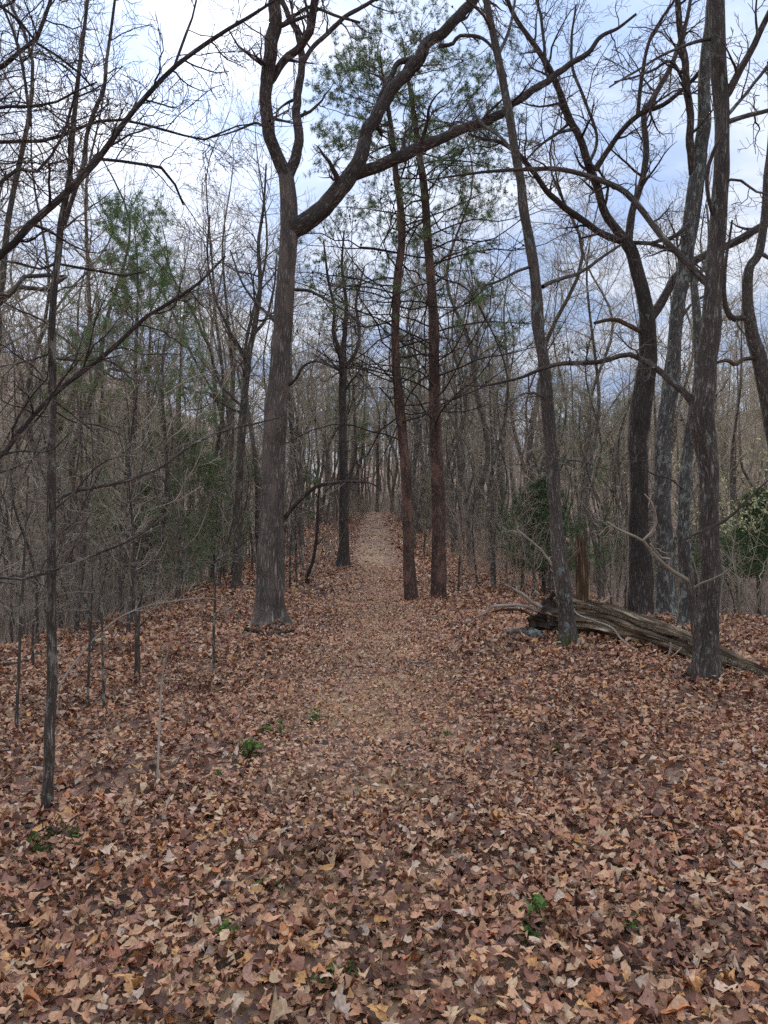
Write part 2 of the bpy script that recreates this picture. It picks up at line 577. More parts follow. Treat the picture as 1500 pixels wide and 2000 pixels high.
M_SOIL = plain('root_soil', (0.030, 0.022, 0.016), (0.10, 0.075, 0.055), 12)
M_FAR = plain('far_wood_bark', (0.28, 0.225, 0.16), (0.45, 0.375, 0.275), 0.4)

# ------------------------------------------------------------------ ground
rng = np.random.default_rng(11)


def axis(lo, hi, c, fine, grow_):
    out = [c]
    st = fine
    v = c
    while v < hi:
        v += st
        out.append(v)
        st = fine + (v - c) * grow_
    v = c; st = fine; neg = []
    while v > lo:
        v -= st
        neg.append(v)
        st = fine + (c - v) * grow_
    return np.array(neg[::-1] + out)


gx = axis(-320, 320, 0, 0.12, 0.035)
gy = axis(-40, 520, 5, 0.12, 0.028)
GX, GY = np.meshgrid(gx, gy)
GZ = height(GX, GY)
mb = MB()
nx, ny = len(gx), len(gy)
ii = (np.arange(ny - 1)[:, None] * nx + np.arange(nx - 1)[None])
mb.add(np.stack([GX, GY, GZ], -1), np.stack([ii, ii + 1, ii + nx + 1, ii + nx], -1).reshape(-1, 4))
ground = tag(link('ground', mb.mesh('ground', M_GROUND)), 'forest floor covered in dead brown oak leaves', 'ground', kind='structure')

mb = MB()
py = np.concatenate([np.arange(1.0, 30, 0.25), np.arange(30, 66, 0.5)])
nc = 9
rows = []
for y in py:
    w = (0.95 - 0.35 * float(sstep(30, 60, y))) + 0.25 * float(vnoise(y * 0.6, 3.3)) * 2
    xc = float(path_x(y)) + 0.2 * float(vnoise(y * 0.5, 9.1))
    xs = xc + np.linspace(-w, w, nc)
    lift = 0.014 * (1 - np.abs(np.linspace(-1, 1, nc)) ** 6) - 0.02 * (np.abs(np.linspace(-1, 1, nc)) > 0.99)
    rows.append(np.stack([xs, np.full(nc, y), height(xs, np.full(nc, y)) + lift + (0.03 if y > 24 else 0)], -1))
rows = np.array(rows)
ii = (np.arange(len(py) - 1)[:, None] * nc + np.arange(nc - 1)[None])
edge = np.zeros_like(rows)
edge[..., 0] = np.clip(1.25 - np.abs(np.linspace(-1, 1, nc)) * 1.3, 0, 1)[None]
mb.add(rows, np.stack([ii, ii + 1, ii + nc + 1, ii + nc], -1).reshape(-1, 4), edge)
tag(link('footpath', mb.mesh('footpath', M_PATH)), 'leaf strewn woodland footpath running up between the trees', 'path', kind='structure')


# ------------------------------------------------------------------ dead leaves
def leaf_template(kind, ns, r, rib=True):
    """midrib strip with lobed sides; ns stations. returns verts, faces"""
    t = np.linspace(0, 1, ns)
    t[1:-1] += (r.random(ns - 2) - 0.5) * 0.5 / ns
    odd = np.arange(ns) % 2 == 1
    if kind == 0:        # red oak: pointed lobes
        env = 0.36 * np.sin(np.pi * np.clip(t * 0.90 + 0.06, 0, 1)) ** 0.7
        w = env * np.where(odd, 0.85 + 0.45 * r.random(ns), 0.42 + 0.25 * r.random(ns))
        sweep = np.where(odd, 0.06, -0.01)
    elif kind == 1:      # white oak: rounded lobes
        env = 0.30 * np.sin(np.pi * np.clip(t ** 0.8 * 0.95 + 0.03, 0, 1)) ** 0.8
        w = env * np.where(np.arange(ns) % 3 == 0, 0.5, 1.05 + 0.2 * r.random(ns))
        sweep = np.where(np.arange(ns) % 3 == 0, 0.0, 0.04)
    elif kind == 2:      # beech / hickory: plain oval
        w = 0.25 * np.sin(np.pi * np.clip(t * 0.96 + 0.02, 0, 1)) ** 0.85
        sweep = 0.02 * np.ones(ns)
    else:                # torn fragment
        w = 0.34 * (0.35 + r.random(ns)) * np.sin(np.pi * np.clip(t * 0.8 + 0.1, 0, 1))
        sweep = 0.14 * (r.random(ns) - 0.5)
    wl = w * (0.65 + 0.6 * r.random(ns)); wr = w * (0.65 + 0.6 * r.random(ns))
    wl[0] = wr[0] = 0.012; wl[-1] = wr[-1] = 0.01
    bend = r.normal() * 0.10
    mid = np.stack([bend * np.sin(t * np.pi), t - 0.5, 0 * t], -1)
    L = mid + np.stack([-wl, sweep, 0 * t], -1)
    R_ = mid + np.stack([wr, sweep, 0 * t], -1)
    # curl: arch along the rib, cupping across, lobes lifting
    arch = float(np.clip(r.normal() * 0.7, -1.0, 1.0))
    cup = min(abs(r.normal()) * 0.8, 1.1) * (1 if r.random() < 0.7 else -1)
    tw = float(np.clip(r.normal() * 0.6, -0.9, 0.9))
    def cz(v, lift):
        z = arch * ((v[:, 1]) ** 2) + cup * np.abs(v[:, 0]) ** 1.3 * 1.6 + tw * v[:, 0] * v[:, 1] * 2
        v = v.copy(); v[:, 2] = z + lift * (r.random(len(v)) - 0.5) * 0.16
        v[:, 0] *= (1 - 0.25 * abs(cup))
        return v
    if not rib:
        i = np.arange(ns - 1)
        return np.concatenate([cz(L, 1), cz(R_, 1)]).astype(np.float32), np.stack([i, ns + i, ns + i + 1, i + 1], -1)
    V = np.concatenate([cz(L, 1), cz(mid, 0), cz(R_, 1)])
    i = np.arange(ns - 1)
    f = np.concatenate([np.stack([i, ns + i, ns + i + 1, i + 1], -1), np.stack([ns + i, 2 * ns + i, 2 * ns + i + 1, ns + i + 1], -1)])
    return V.astype(np.float32), f


PAL = np.array([1.86, 1.62, 1.36]) * np.array([
    [0.46, 0.295, 0.185], [0.40, 0.245, 0.150], [0.34, 0.195, 0.115], [0.30, 0.165, 0.100], [0.24, 0.125, 0.078],
    [0.20, 0.095, 0.062], [0.155, 0.075, 0.052], [0.105, 0.055, 0.042], [0.47, 0.37, 0.285], [0.38, 0.305, 0.25],
    [0.44, 0.255, 0.105], [0.56, 0.41, 0.27], [0.36, 0.165, 0.075], [0.26, 0.155, 0.120]])
PW = np.array([12, 14, 12, 10, 11, 12, 14, 15, 4, 3, 4, 7, 3, 5], float)
PW /= PW.sum()


def rot_mats(yaw, tx, ty):
    cy, sy = np.cos(yaw), np.sin(yaw); cx, sx = np.cos(tx), np.sin(tx); c2, s2 = np.cos(ty), np.sin(ty)
    o, z = np.ones_like(yaw), np.zeros_like(yaw)
    Z = np.stack([cy, -sy, z, sy, cy, z, z, z, o], -1).reshape(-1, 3, 3)
    X = np.stack([o, z, z, z, cx, -sx, z, sx, cx], -1).reshape(-1, 3, 3)
    Y = np.stack([c2, z, s2, z, o, z, -s2, z, c2], -1).reshape(-1, 3, 3)
    return Z @ X @ Y


def scatter(mb, rg, xs, ys, smin, smax, ns, ntemp, tilt, zmax, kinds, rib=True, lift=0.0):
    n = len(xs)
    which = rg.integers(0, ntemp, n)
    onp = np.exp(-((xs - path_x(ys)) / 0.85) ** 2) * sstep(3.0, 5.0, ys)
    size = (smin + (smax - smin) * rg.random(n) ** 1.5) * (1 - 0.38 * onp)
    cidx = rg.choice(len(PAL), n, p=PW)
    mot = 1 + 0.5 * vnoise(xs * 0.8 + 40, ys * 0.8) + 0.55 * vnoise(xs * 2.6 + 4, ys * 2.6 + 70)
    col = PAL[cidx] * (0.52 + 0.85 * rg.random(n) ** 1.1)[:, None] * mot[:, None] * (1 + 0.10 * onp)[:, None]
    zl = zmax * rg.random(n) ** 1.2 * (1 - 0.5 * onp)
    col = col * np.minimum(1, 0.60 / col.max(1, keepdims=True))
    z = height(xs, ys) + 0.016 + zl + lift
    Rm = rot_mats(rg.random(n) * 6.283, rg.normal(size=n) * tilt * (1 - 0.4 * onp), rg.normal(size=n) * tilt * (1 - 0.4 * onp))
    for k in range(ntemp):
        V, f = leaf_template(kinds[k % len(kinds)], ns, rg, rib)
        s = np.where(which == k)[0]
        if len(s) == 0:
            continue
        W = np.einsum('bij,vj->bvi', Rm[s], V) * size[s][:, None, None] + np.stack([xs[s], ys[s], z[s]], -1)[:, None, :]
        nv = len(V)
        ff = (f[None] + (np.arange(len(s)) * nv)[:, None, None]).reshape(-1, 4)
        bk = np.broadcast_to(V[None] * 0.12, W.shape) + rg.random((len(s), 1, 3)) * 20
        mb.add(W, ff, bk, np.repeat(col[s], nv, 0))


def points(rg, dens, y0, y1, half=0.56, extra=0.9, xlim=99):
    area = (y1 - y0) * 2 * (half * y1 + extra)
    n = int(dens * area)
    x = (rg.random(n) * 2 - 1) * (half * y1 + extra)
    y = y0 + (y1 - y0) * rg.random(n)
    k = (np.abs(x) < half * y + extra) & (np.abs(x) < xlim)
    return x[k], y[k]


lr = np.random.default_rng(21)
mb = MB()
def thin(x, y):          # the trodden path keeps fewer whole leaves further on
    k = ~((np.abs(x - path_x(y)) < 0.75) & (lr.random(len(x)) < 0.22 * sstep(16, 24, y)))
    return x[k], y[k]


x, y = points(lr, 800, 1.7, 4.3, 0.55, 0.6)
scatter(mb, lr, x, y, 0.036, 0.084, 7, 44, 0.29, 0.062, [0, 1, 3, 2, 0, 1])
x, y = points(lr, 1250, 1.7, 4.3, 0.55, 0.6)
scatter(mb, lr, x, y, 0.022, 0.060, 4, 40, 0.32, 0.050, [3, 2, 1, 3])
x, y = points(lr, 1100, 4.3, 8, 0.55, 0.5)
scatter(mb, lr, x, y, 0.026, 0.080, 4, 40, 0.36, 0.065, [0, 1, 2, 3, 0])
x, y = points(lr, 560, 8, 14, 0.53, 0.4, 6.5)
scatter(mb, lr, x, y, 0.036, 0.096, 4, 30, 0.42, 0.065, [0, 2, 3, 1], rib=False)
y = 3.5 + 18.5 * lr.random(14500)          # crushed bits on the trodden line
x = path_x(y) + lr.normal(size=len(y)) * 0.55
scatter(mb, lr, x, y, 0.03, 0.085, 4, 24, 0.22, 0.05, [3, 2, 3, 0], rib=False, lift=0.012)
x, y = thin(*points(lr, 260, 14, 26, 0.5, 0.3, 6.0))
scatter(mb, lr, x, y, 0.06, 0.14, 3, 20, 0.40, 0.05, [2, 3], rib=False)
x, y = thin(*points(lr, 70, 26, 52, 0.3, 0.3, 6))
scatter(mb, lr, x, y, 0.11, 0.22, 3, 12, 0.45, 0.05, [2, 3], rib=False)
lit = link('leaf_litter', mb.mesh('leaf_litter', M_LEAF, smooth=True), ground)
tag(lit, 'deep carpet of dead brown oak leaves', kind='stuff')

# the leaves that show largest lie on top, each its own piece
tmpl = []
for k in range(26):
    V, f = leaf_template([0, 1, 3, 2, 1, 0, 3][k % 7], [8, 13, 8, 8, 13, 10, 9][k % 7], lr)
    m_ = MB()
    m_.add(V, f, V * 0.12 + lr.random(3) * 20)
    tmpl.append(m_.mesh('fallen_leaf', M_LEAF1))
cnt = 0
TOPPAL = PAL[[0, 1, 2, 3, 8, 9, 10, 11, 0, 1, 13, 4, 5, 12]]
while cnt < 290:
    y = 2.15 + 2.9 * lr.random() ** 1.3
    x = (lr.random() * 2 - 1) * (0.53 * y + 0.1)
    s = 0.048 + 0.045 * lr.random()
    o = link('fallen_leaf', tmpl[lr.integers(26)], ground)
    o.location = (x, y, float(height(x, y)) + 0.05 + 0.02 * lr.random())
    o.rotation_euler = (lr.normal() * 0.22, lr.normal() * 0.22, lr.random() * 6.28)
    o.scale = (s, s, s)
    c = TOPPAL[lr.integers(len(TOPPAL))] * (0.7 + 0.4 * lr.random())
    c = c * min(1, 0.58 / c.max())
    o.color = (c[0], c[1], c[2], 1)
    cnt += 1


# ------------------------------------------------------------------ trees traced from the photograph
BASES = []


def side_growth(mbb, mbt, S, R, rng, per_m=2.6, length=0.9, t0=0.12, ang=52, m2=4, m3=4, r_end=0.0028, up=0.25, rf=0.45, tl=0.45, rmax=None, min_m=2, wig=0.6):
    L = np.linalg.norm(np.diff(S, axis=0), axis=1).sum()
    m1 = max(min_m, int(L * per_m))
    P1, R1 = grow(S[None], R[None], rng, m1, t0, 0.99, ang, length, rf, r_end * 1.2, 8, wig=wig, up=up, tl=tl, rmax=rmax)
    tubes(mbb, P1, R1, 5, rng)
    P2, R2 = grow(P1, R1, rng, m2, 0.15, 1.0, 48, length * 0.48, 0.6, r_end, 5, wig=wig, up=up * 0.6, tl=0.35)
    tubes(mbt, P2, R2, 3, rng)
    if m3:
        P3_, R3 = grow(P2, R2, rng, m3, 0.15, 1.0, 45, length * 0.22, 0.7, r_end * 0.85, 4, wig=wig * 0.8, up=0.1, tl=0.3)
        tubes(mbt, P3_, R3, 3, rng)
        return P1, P2, P3_
    return P1, P2, P2


def hero(name, label, trunk, d, limbs=(), dd=0.0, mat=M_FRONT, lmat=None, tmat=M_TWIG, seed=1, sides=20, flare=(0.85, 0.15), trunk_side=None,
         step=0.10, rough=0.10, limb_kw=None, cat='tree', sink=0.12, group=None):
    """trunk: photo pixels with widths; limbs: dicts(pts, dd, side)"""
    rg = np.random.default_rng(seed)
    lmat = lmat or mat
    tr = trace(trunk, d, dd)
    gz = float(height(tr[0, 0], tr[0, 1]))
    base = np.array([tr[0, 0], tr[0, 1], gz])
    tr = np.vstack([np.append(base + [0, 0, -sink], tr[0, 3]), tr[1:]])
    root = thing(name, label, cat, base, group)
    BASES.append((base[0], base[1], tr[0, 3]))
    q = catmull(tr, step)
    wob = np.stack([vnoise(np.arange(len(q)) * 0.35 + seed * 7, 1.5 + 0 * q[:, 0]), vnoise(np.arange(len(q)) * 0.35 + seed * 7, 8.5 + 0 * q[:, 0])], -1) * q[:, 3:4] * 0.22
    q[:, :2] += wob
    mb = MB()
    tubes(mb, q[:, :3], q[:, 3], sides, rg, rough, flare)
    link('trunk', mb.mesh('trunk', mat, base), root)
    if trunk_side:
        mbb, mbt = MB(), MB()
        kw = dict(trunk_side)
        side_growth(mbb, mbt, q[:, :3], q[:, 3], rg, **kw)
        cr = link('crown', mbb.mesh('crown', lmat, base), root)
        link('twig_spray', mbt.mesh('twig_spray', tmat, base), cr)
    for lb in limbs:
        p = trace(lb['pts'], lb.get('d', d), lb.get('dd', 0.0), lb.get('bow', 0.0))
        lq = catmull(p, step)
        nn = len(lq)
        k = np.arange(nn)
        am = np.sin(np.linspace(0, np.pi, nn)) * lq[:, 3] * 0.8
        for ax in range(3):
            lq[:, ax] += vnoise(k * 0.45 + rg.random() * 90, ax * 3.3 + 0 * k) * am
        mbb, mbt = MB(), MB()
        ks = 14 if lq[0, 3] > 0.05 else (9 if lq[0, 3] > 0.02 else 6)
        tubes(mbb, lq[:, :3], lq[:, 3], ks, rg, rough)
        kw = dict(limb_kw or {})
        kw.update(lb.get('kw', {}))
        if lb.get('side', True):
            side_growth(mbb, mbt, lq[:, :3], lq[:, 3], rg, **kw)
        lo = link('limb', mbb.mesh('limb', lb.get('mat', lmat), base), root)
        if mbt.v:
            link('twig_spray', mbt.mesh('twig_spray', tmat, base), lo)
    return root, q


def sc_w(pts, f):
    return [(x, y, w * f) for x, y, w in pts]


# --- big forked oak beside the path
oak, _ = hero('oak_tree', 'big forked oak with shaggy grey bark beside the path', [
    (525, 1222, 58), (527, 1190, 56), (529, 1120, 54), (531, 1000, 47), (534, 900, 43), (540, 800, 45), (548, 700, 39), (555, 600, 37),
    (562, 500, 34), (566, 440, 34), (563, 385, 31), (558, 340, 28)], 10.7, mat=M_OAK, lmat=M_OAKLIMB, seed=3, sides=44, step=0.07, rough=0.07,
    limb_kw=dict(per_m=3.0, length=0.9), limbs=[
    dict(pts=[(559, 345, 28), (538, 296, 25), (522, 240, 25), (518, 190, 24), (526, 140, 25), (534, 70, 26), (540, 0, 24), (543, -120, 20), (550, -260, 12)], dd=-0.5, kw=dict(per_m=1.3)),
    dict(pts=[(562, 345, 22), (578, 305, 20), (583, 270, 19), (578, 220, 17), (584, 165, 15), (588, 105, 14), (577, 58, 12), (552, 5, 10), (530, -80, 7)], dd=1.0, kw=dict(per_m=1.6)),
    dict(pts=[(528, 160, 15), (556, 117, 15), (582, 92, 15), (606, 58, 16), (614, 10, 15), (622, -120, 11)], dd=-0.6, kw=dict(per_m=1.6)),
    dict(pts=[(585, 140, 8), (608, 95, 9), (632, 72, 9), (656, 48, 9), (686, 26, 8), (732, -2, 7), (800, -60, 5)], d=11.2, dd=0.8),
    dict(pts=[(556, 44, 6), (578, 29, 7), (604, 13, 7), (626, 18, 6), (655, 31, 5), (703, 44, 5)], dd=-0.5, kw=dict(per_m=1.5, length=0.5)),
    dict(pts=[(566, 446, 40), (589, 440, 37), (626, 412, 34), (657, 378, 33), (688, 338, 31), (708, 292, 26), (728, 238, 25), (745, 203, 24), (780, 165, 23), (810, 126, 24),
              (836, 86, 22), (872, 55, 20), (908, 18, 19), (945, -25, 16), (1020, -120, 10)], dd=0.9, kw=dict(per_m=1.8)),
    dict(pts=[(690, 342, 24), (743, 323, 23), (802, 297, 23), (853, 275, 20), (908, 249, 18), (963, 231, 17), (1000, 204, 15), (1060, 165, 14), (1108, 128, 12), (1148, 104, 10),
              (1172, 73, 8), (1207, 55, 6), (1242, 28, 5)], d=11.15, dd=0.8, kw=dict(per_m=2.2)),
    dict(pts=[(734, 215, 12), (748, 180, 12), (763, 150, 11), (776, 124, 11), (800, 118, 12), (815, 112, 12)], d=11.2, dd=0.1, side=False),
    dict(pts=[(857, 90, 8), (883, 86, 8), (897, 70, 7), (930, 70, 7), (952, 81, 6), (970, 106, 5), (990, 150, 3)], d=11.3, dd=-0.5, kw=dict(per_m=2.5, length=0.6)),
    dict(pts=[(551, 1017, 9), (571, 993, 8), (593, 969, 8), (622, 949, 7), (663, 941, 6), (721, 943, 4), (745, 957, 3)], dd=-0.6, kw=dict(per_m=1.6, length=0.6, m3=2)),
    dict(pts=[(556, 757, 7), (576, 742, 6), (592, 716, 5), (618, 706, 4), (650, 718, 3)], dd=-0.5, kw=dict(per_m=2.5, length=0.4)),
    dict(pts=[(576, 566, 7), (604, 568, 6), (633, 583, 5), (672, 606, 4), (715, 640, 3)], dd=-0.7, kw=dict(length=0.7)),
    dict(pts=[(548, 640, 7), (520, 610, 6), (498, 590, 5), (470, 545, 4), (450, 490, 3)], dd=0.9, kw=dict(length=0.9)),
    dict(pts=[(520, 250, 5), (498, 240, 5), (470, 252, 4), (440, 262, 3), (400, 272, 2.5)], dd=-0.8, kw=dict(length=0.6)),
    dict(pts=[(516, 130, 5), (490, 110, 5), (466, 90, 4), (448, 60, 3)], dd=-0.8, kw=dict(length=0.6)),
])

# --- mossy-footed tree by the log
hero('hardwood_tree', 'slender leaning tree with a mossy foot beside the fallen log', [
    (1111, 1275, 33), (1111, 1250, 32), (1104, 1175, 29), (1094, 1100, 28), (1087, 1025, 26), (1081, 950, 25), (1077, 875, 24), (1070, 800, 24), (1066, 744, 23), (1059, 687, 22),
    (1051, 625, 24), (1047, 568, 22), (1038, 495, 20), (1025, 422, 19), (1016, 348, 17), (1005, 293, 17), (994, 220, 16), (976, 128, 15), (961, 55, 14), (950, 0, 13), (930, -120, 9), (905, -260, 5)],
    8.7, mat=M_MOSSY, lmat=M_FRONT, seed=4, sides=26, limb_kw=dict(per_m=3, length=0.6), limbs=[
    dict(pts=[(1060, 560, 9), (1078, 550, 8), (1133, 532, 7), (1177, 502, 6), (1214, 477, 5)], dd=0.9),
    dict(pts=[(1038, 520, 6), (1010, 530, 6), (975, 548, 5), (950, 556, 4), (915, 570, 3)], dd=-0.6),
    dict(pts=[(1068, 780, 5), (1045, 768, 5), (1020, 770, 4), (985, 790, 3)], dd=-0.5),
    dict(pts=[(1080, 930, 4), (1110, 900, 3.5), (1150, 905, 3), (1210, 925, 2.5)], dd=-0.6),
    dict(pts=[(1006, 300, 6), (975, 265, 6), (940, 240, 5), (915, 200, 4)], dd=0.7),
    dict(pts=[(972, 110, 7), (990, 70, 6), (1003, 20, 5), (1010, -60, 4)], dd=0.7),
    dict(pts=[(960, 60, 6), (945, 30, 6), (925, 10, 5), (890, -20, 4)], dd=-0.6)])

# --- stout dark tree past the log
hero('hardwood_tree', 'stout dark furrowed tree with crooked forking limbs behind the fallen log', [
    (1254, 1200, 52), (1252, 1150, 46), (1250, 1100, 42), (1248, 1025, 38), (1248, 950, 36), (1246, 875, 38), (1248, 819, 40), (1257, 762, 38), (1265, 706, 34), (1265, 650, 34),
    (1262, 605, 30), (1249, 550, 26), (1236, 495, 24), (1222, 469, 24)], 12.6, mat=M_DARK, lmat=M_OAKLIMB, seed=5, sides=28, limb_kw=dict(per_m=3.6, length=1.0, m2=5), limbs=[
    dict(pts=[(1224, 474, 20), (1187, 424, 16), (1166, 367, 15), (1146, 312, 15), (1127, 257, 14), (1098, 194, 12), (1065, 121, 11), (1025, 62, 9), (998, 18, 8), (970, -60, 6)], dd=-0.9),
    dict(pts=[(1226, 474, 18), (1234, 420, 14), (1244, 385, 13), (1258, 330, 12), (1264, 286, 12), (1258, 227, 11), (1280, 183, 11), (1302, 147, 10), (1325, 90, 9), (1345, 20, 7), (1360, -90, 5)], dd=1.0),
    dict(pts=[(1216, 472, 14), (1166, 451, 13), (1108, 407, 12), (1071, 378, 11), (1038, 330, 10), (1012, 301, 9), (983, 279, 8), (950, 273, 6), (915, 262, 4)], dd=-1.6, mat=M_PINE2),
    dict(pts=[(1268, 625, 19), (1290, 594, 18), (1306, 566, 17), (1326, 530, 16), (1364, 506, 15), (1408, 484, 15), (1456, 462, 15), (1504, 434, 14), (1580, 380, 10)], dd=1.0, kw=dict(per_m=1.6)),
    dict(pts=[(1260, 650, 9), (1245, 645, 9), (1221, 631, 9), (1192, 624, 8), (1161, 631, 6)], dd=-0.6, side=False, mat=M_SNAG),
    dict(pts=[(1162, 332, 12), (1188, 293, 11), (1221, 249, 10), (1254, 220, 10), (1295, 205, 9), (1339, 169, 8), (1364, 143, 7), (1400, 90, 5)], d=12.2, dd=-0.8),
    dict(pts=[(1246, 222, 8), (1251, 165, 8), (1262, 103, 7), (1280, 55, 6), (1317, 0, 5), (1350, -60, 3)], d=11.9, dd=-0.4),
    dict(pts=[(1124, 252, 7), (1090, 260, 6), (1060, 280, 5), (1028, 312, 4)], d=12.0, dd=-0.6),
    dict(pts=[(1230, 474, 8), (1269, 476, 8), (1300, 486, 7), (1335, 500, 5), (1390, 540, 3)], dd=-0.8),
    dict(pts=[(1065, 125, 7), (1062, 80, 6), (1058, 40, 6), (1042, -20, 5)], d=11.8, dd=0.5),
    dict(pts=[(1150, 322, 7), (1166, 270, 6), (1140, 190, 6), (1120, 140, 6), (1116, 80, 5), (1125, 10, 4)], d=12.2, dd=0.8)])

# --- grey lichen-spotted tree
hero('hardwood_tree', 'tall grey tree with pale lichen flakes, splitting in two high up', [
    (1304, 1214, 46), (1302, 1180, 38), (1300, 1137, 34), (1299, 1062, 32), (1293, 987, 32), (1295, 931, 33), (1293, 875, 32), (1300, 819, 30), (1310, 762, 28), (1316, 706, 27), (1319, 650, 26),
    (1326, 590, 26), (1335, 532, 26), (1346, 458, 26), (1353, 385, 27), (1366, 312, 25), (1375, 238, 24), (1376, 147, 22), (1386, 37, 19), (1395, -100, 12), (1400, -220, 6)], 11.3, mat=M_GREY, lmat=M_OAKLIMB, seed=6, sides=26,
    limb_kw=dict(per_m=3.4, length=0.9), limbs=[
    dict(pts=[(1354, 340, 16), (1348, 275, 15), (1348, 220, 14), (1342, 165, 14), (1335, 110, 13), (1328, 55, 12), (1324, 0, 11), (1315, -120, 7)], dd=-0.6),
    dict(pts=[(1350, 430, 8), (1322, 460, 8), (1290, 470, 7), (1262, 476, 5)], dd=-0.6, kw=dict(length=0.5)),
    dict(pts=[(1344, 180, 6), (1312, 120, 6), (1280, 135, 5), (1240, 150, 4), (1200, 160, 3)], dd=-0.6),
    dict(pts=[(1320, 640, 6), (1345, 600, 5), (1372, 580, 4), (1410, 560, 3)], dd=0.8)])

# --- thin lichen tree
hero('hardwood_tree', 'thin crooked tree scaled with grey green lichen', [
    (1338, 1240, 30), (1338, 1200, 25), (1338, 1137, 24), (1336, 1062, 23), (1336, 987, 23), (1340, 912, 23), (1347, 856, 22), (1355, 800, 21), (1366, 725, 20), (1363, 669, 17), (1361, 623, 16), (1354, 550, 14), (1350, 500, 11), (1364, 420, 8), (1380, 300, 5)],
    10.1, mat=M_GREY, seed=7, sides=22, limb_kw=dict(per_m=3, length=0.5), limbs=[
    dict(pts=[(1338, 960, 5), (1310, 935, 4), (1285, 930, 3.5), (1255, 915, 3)], dd=-0.5),
    dict(pts=[(1356, 560, 7), (1375, 520, 6), (1385, 470, 5), (1380, 400, 4)], dd=0.6)])

# --- front tree where the log passes behind
hero('hardwood_tree', 'straight brown ridged tree standing before the thin end of the log', [
    (1378, 1337, 58), (1379, 1312, 52), (1383, 1250, 44), (1385, 1175, 39), (1387, 1100, 37), (1385, 1025, 36), (1385, 950, 36), (1381, 894, 38), (1372, 837, 44), (1369, 800, 46), (1377, 744, 42), (1385, 687, 38),
    (1388, 640, 37), (1390, 605, 36), (1394, 550, 33), (1399, 495, 31), (1403, 440, 31), (1406, 367, 29), (1410, 293, 28), (1410, 220, 28), (1403, 147, 29), (1401, 73, 30), (1399, 0, 28), (1398, -160, 20), (1400, -330, 10)],
    7.25, mat=M_FRONT, seed=8, sides=32, limb_kw=dict(per_m=3, length=0.6), limbs=[
    dict(pts=[(1366, 818, 22), (1356, 796, 16), (1340, 770, 14), (1310, 744, 13), (1280, 717, 12), (1250, 701, 11), (1220, 693, 10), (1175, 706, 9), (1130, 708, 9), (1092, 710, 8), (1055, 721, 7),
              (1017, 738, 6), (980, 746, 5), (945, 754, 4), (905, 752, 2.5)], dd=0.5, kw=dict(per_m=4, length=0.45)),
    dict(pts=[(1392, 560, 16), (1372, 545, 14), (1353, 524, 13), (1317, 488, 12), (1280, 447, 12), (1243, 400, 12), (1207, 367, 11), (1152, 345, 10), (1097, 332, 9), (1023, 330, 8), (950, 335, 6), (880, 345, 4), (830, 352, 3)], dd=1.0, kw=dict(per_m=3, length=0.5)),
    dict(pts=[(1408, 200, 16), (1424, 180, 15), (1441, 147, 14), (1463, 106, 13), (1482, 66, 12), (1503, 25, 11), (1560, -90, 7)], dd=-0.4),
    dict(pts=[(1410, 245, 11), (1426, 236, 10), (1456, 227, 9), (1503, 215, 8), (1560, 190, 5)], dd=0.5),
    dict(pts=[(1412, 235, 8), (1430, 215, 8), (1463, 176, 7), (1493, 136, 6), (1530, 90, 4)], dd=0.9),
    dict(pts=[(1400, 430, 9), (1386, 400, 8), (1381, 340, 8), (1396, 290, 7), (1412, 255, 6)], dd=-0.3, side=False),
    dict(pts=[(1390, 75, 8), (1365, 80, 7), (1335, 90, 6), (1290, 110, 5), (1240, 140, 4), (1190, 170, 3)], dd=-0.5),
    dict(pts=[(1406, 360, 6), (1440, 350, 5), (1480, 375, 4), (1520, 380, 3)], dd=-0.4)])

# --- small dead-limbed sapling leaning on it
hero('dead_sapling', 'small grey dead sapling with bare crooked side limbs against the ridged trunk', [
    (1360, 1335, 13), (1358, 1246, 14), (1353, 1190, 14), (1347, 1140, 13), (1338, 1085, 11), (1332, 1060, 8), (1350, 1046, 6), (1400, 1025, 5.5), (1430, 1006, 5), (1475, 961, 4), (1510, 930, 3)], 6.95,
    mat=M_FRONT, seed=9, sides=12, flare=(0.2, 0.1), limb_kw=dict(per_m=2.5, length=0.35, m3=2), tmat=M_TWIGG, limbs=[
    dict(pts=[(1346, 1135, 9), (1320, 1119, 8), (1302, 1107, 8), (1272, 1077, 7), (1254, 1055, 6), (1212, 1036, 4.5), (1186, 1019, 3)], dd=-0.3, mat=M_TWIGG),
    dict(pts=[(1255, 1056, 5), (1264, 1048, 5), (1280, 1032, 5), (1282, 1010, 4), (1272, 980, 3.5), (1259, 965, 2.5)], d=6.75, dd=-0.2, mat=M_PALE, side=False),
    dict(pts=[(1305, 1108, 4), (1309, 1092, 4), (1290, 1088, 3), (1270, 1062, 3)], d=6.8, dd=-0.2, mat=M_PALE, side=False),
    dict(pts=[(1352, 1150, 5), (1372, 1138, 4.5), (1404, 1126, 4), (1428, 1108, 2.5)], dd=-0.3, mat=M_TWIGG, side=False)])

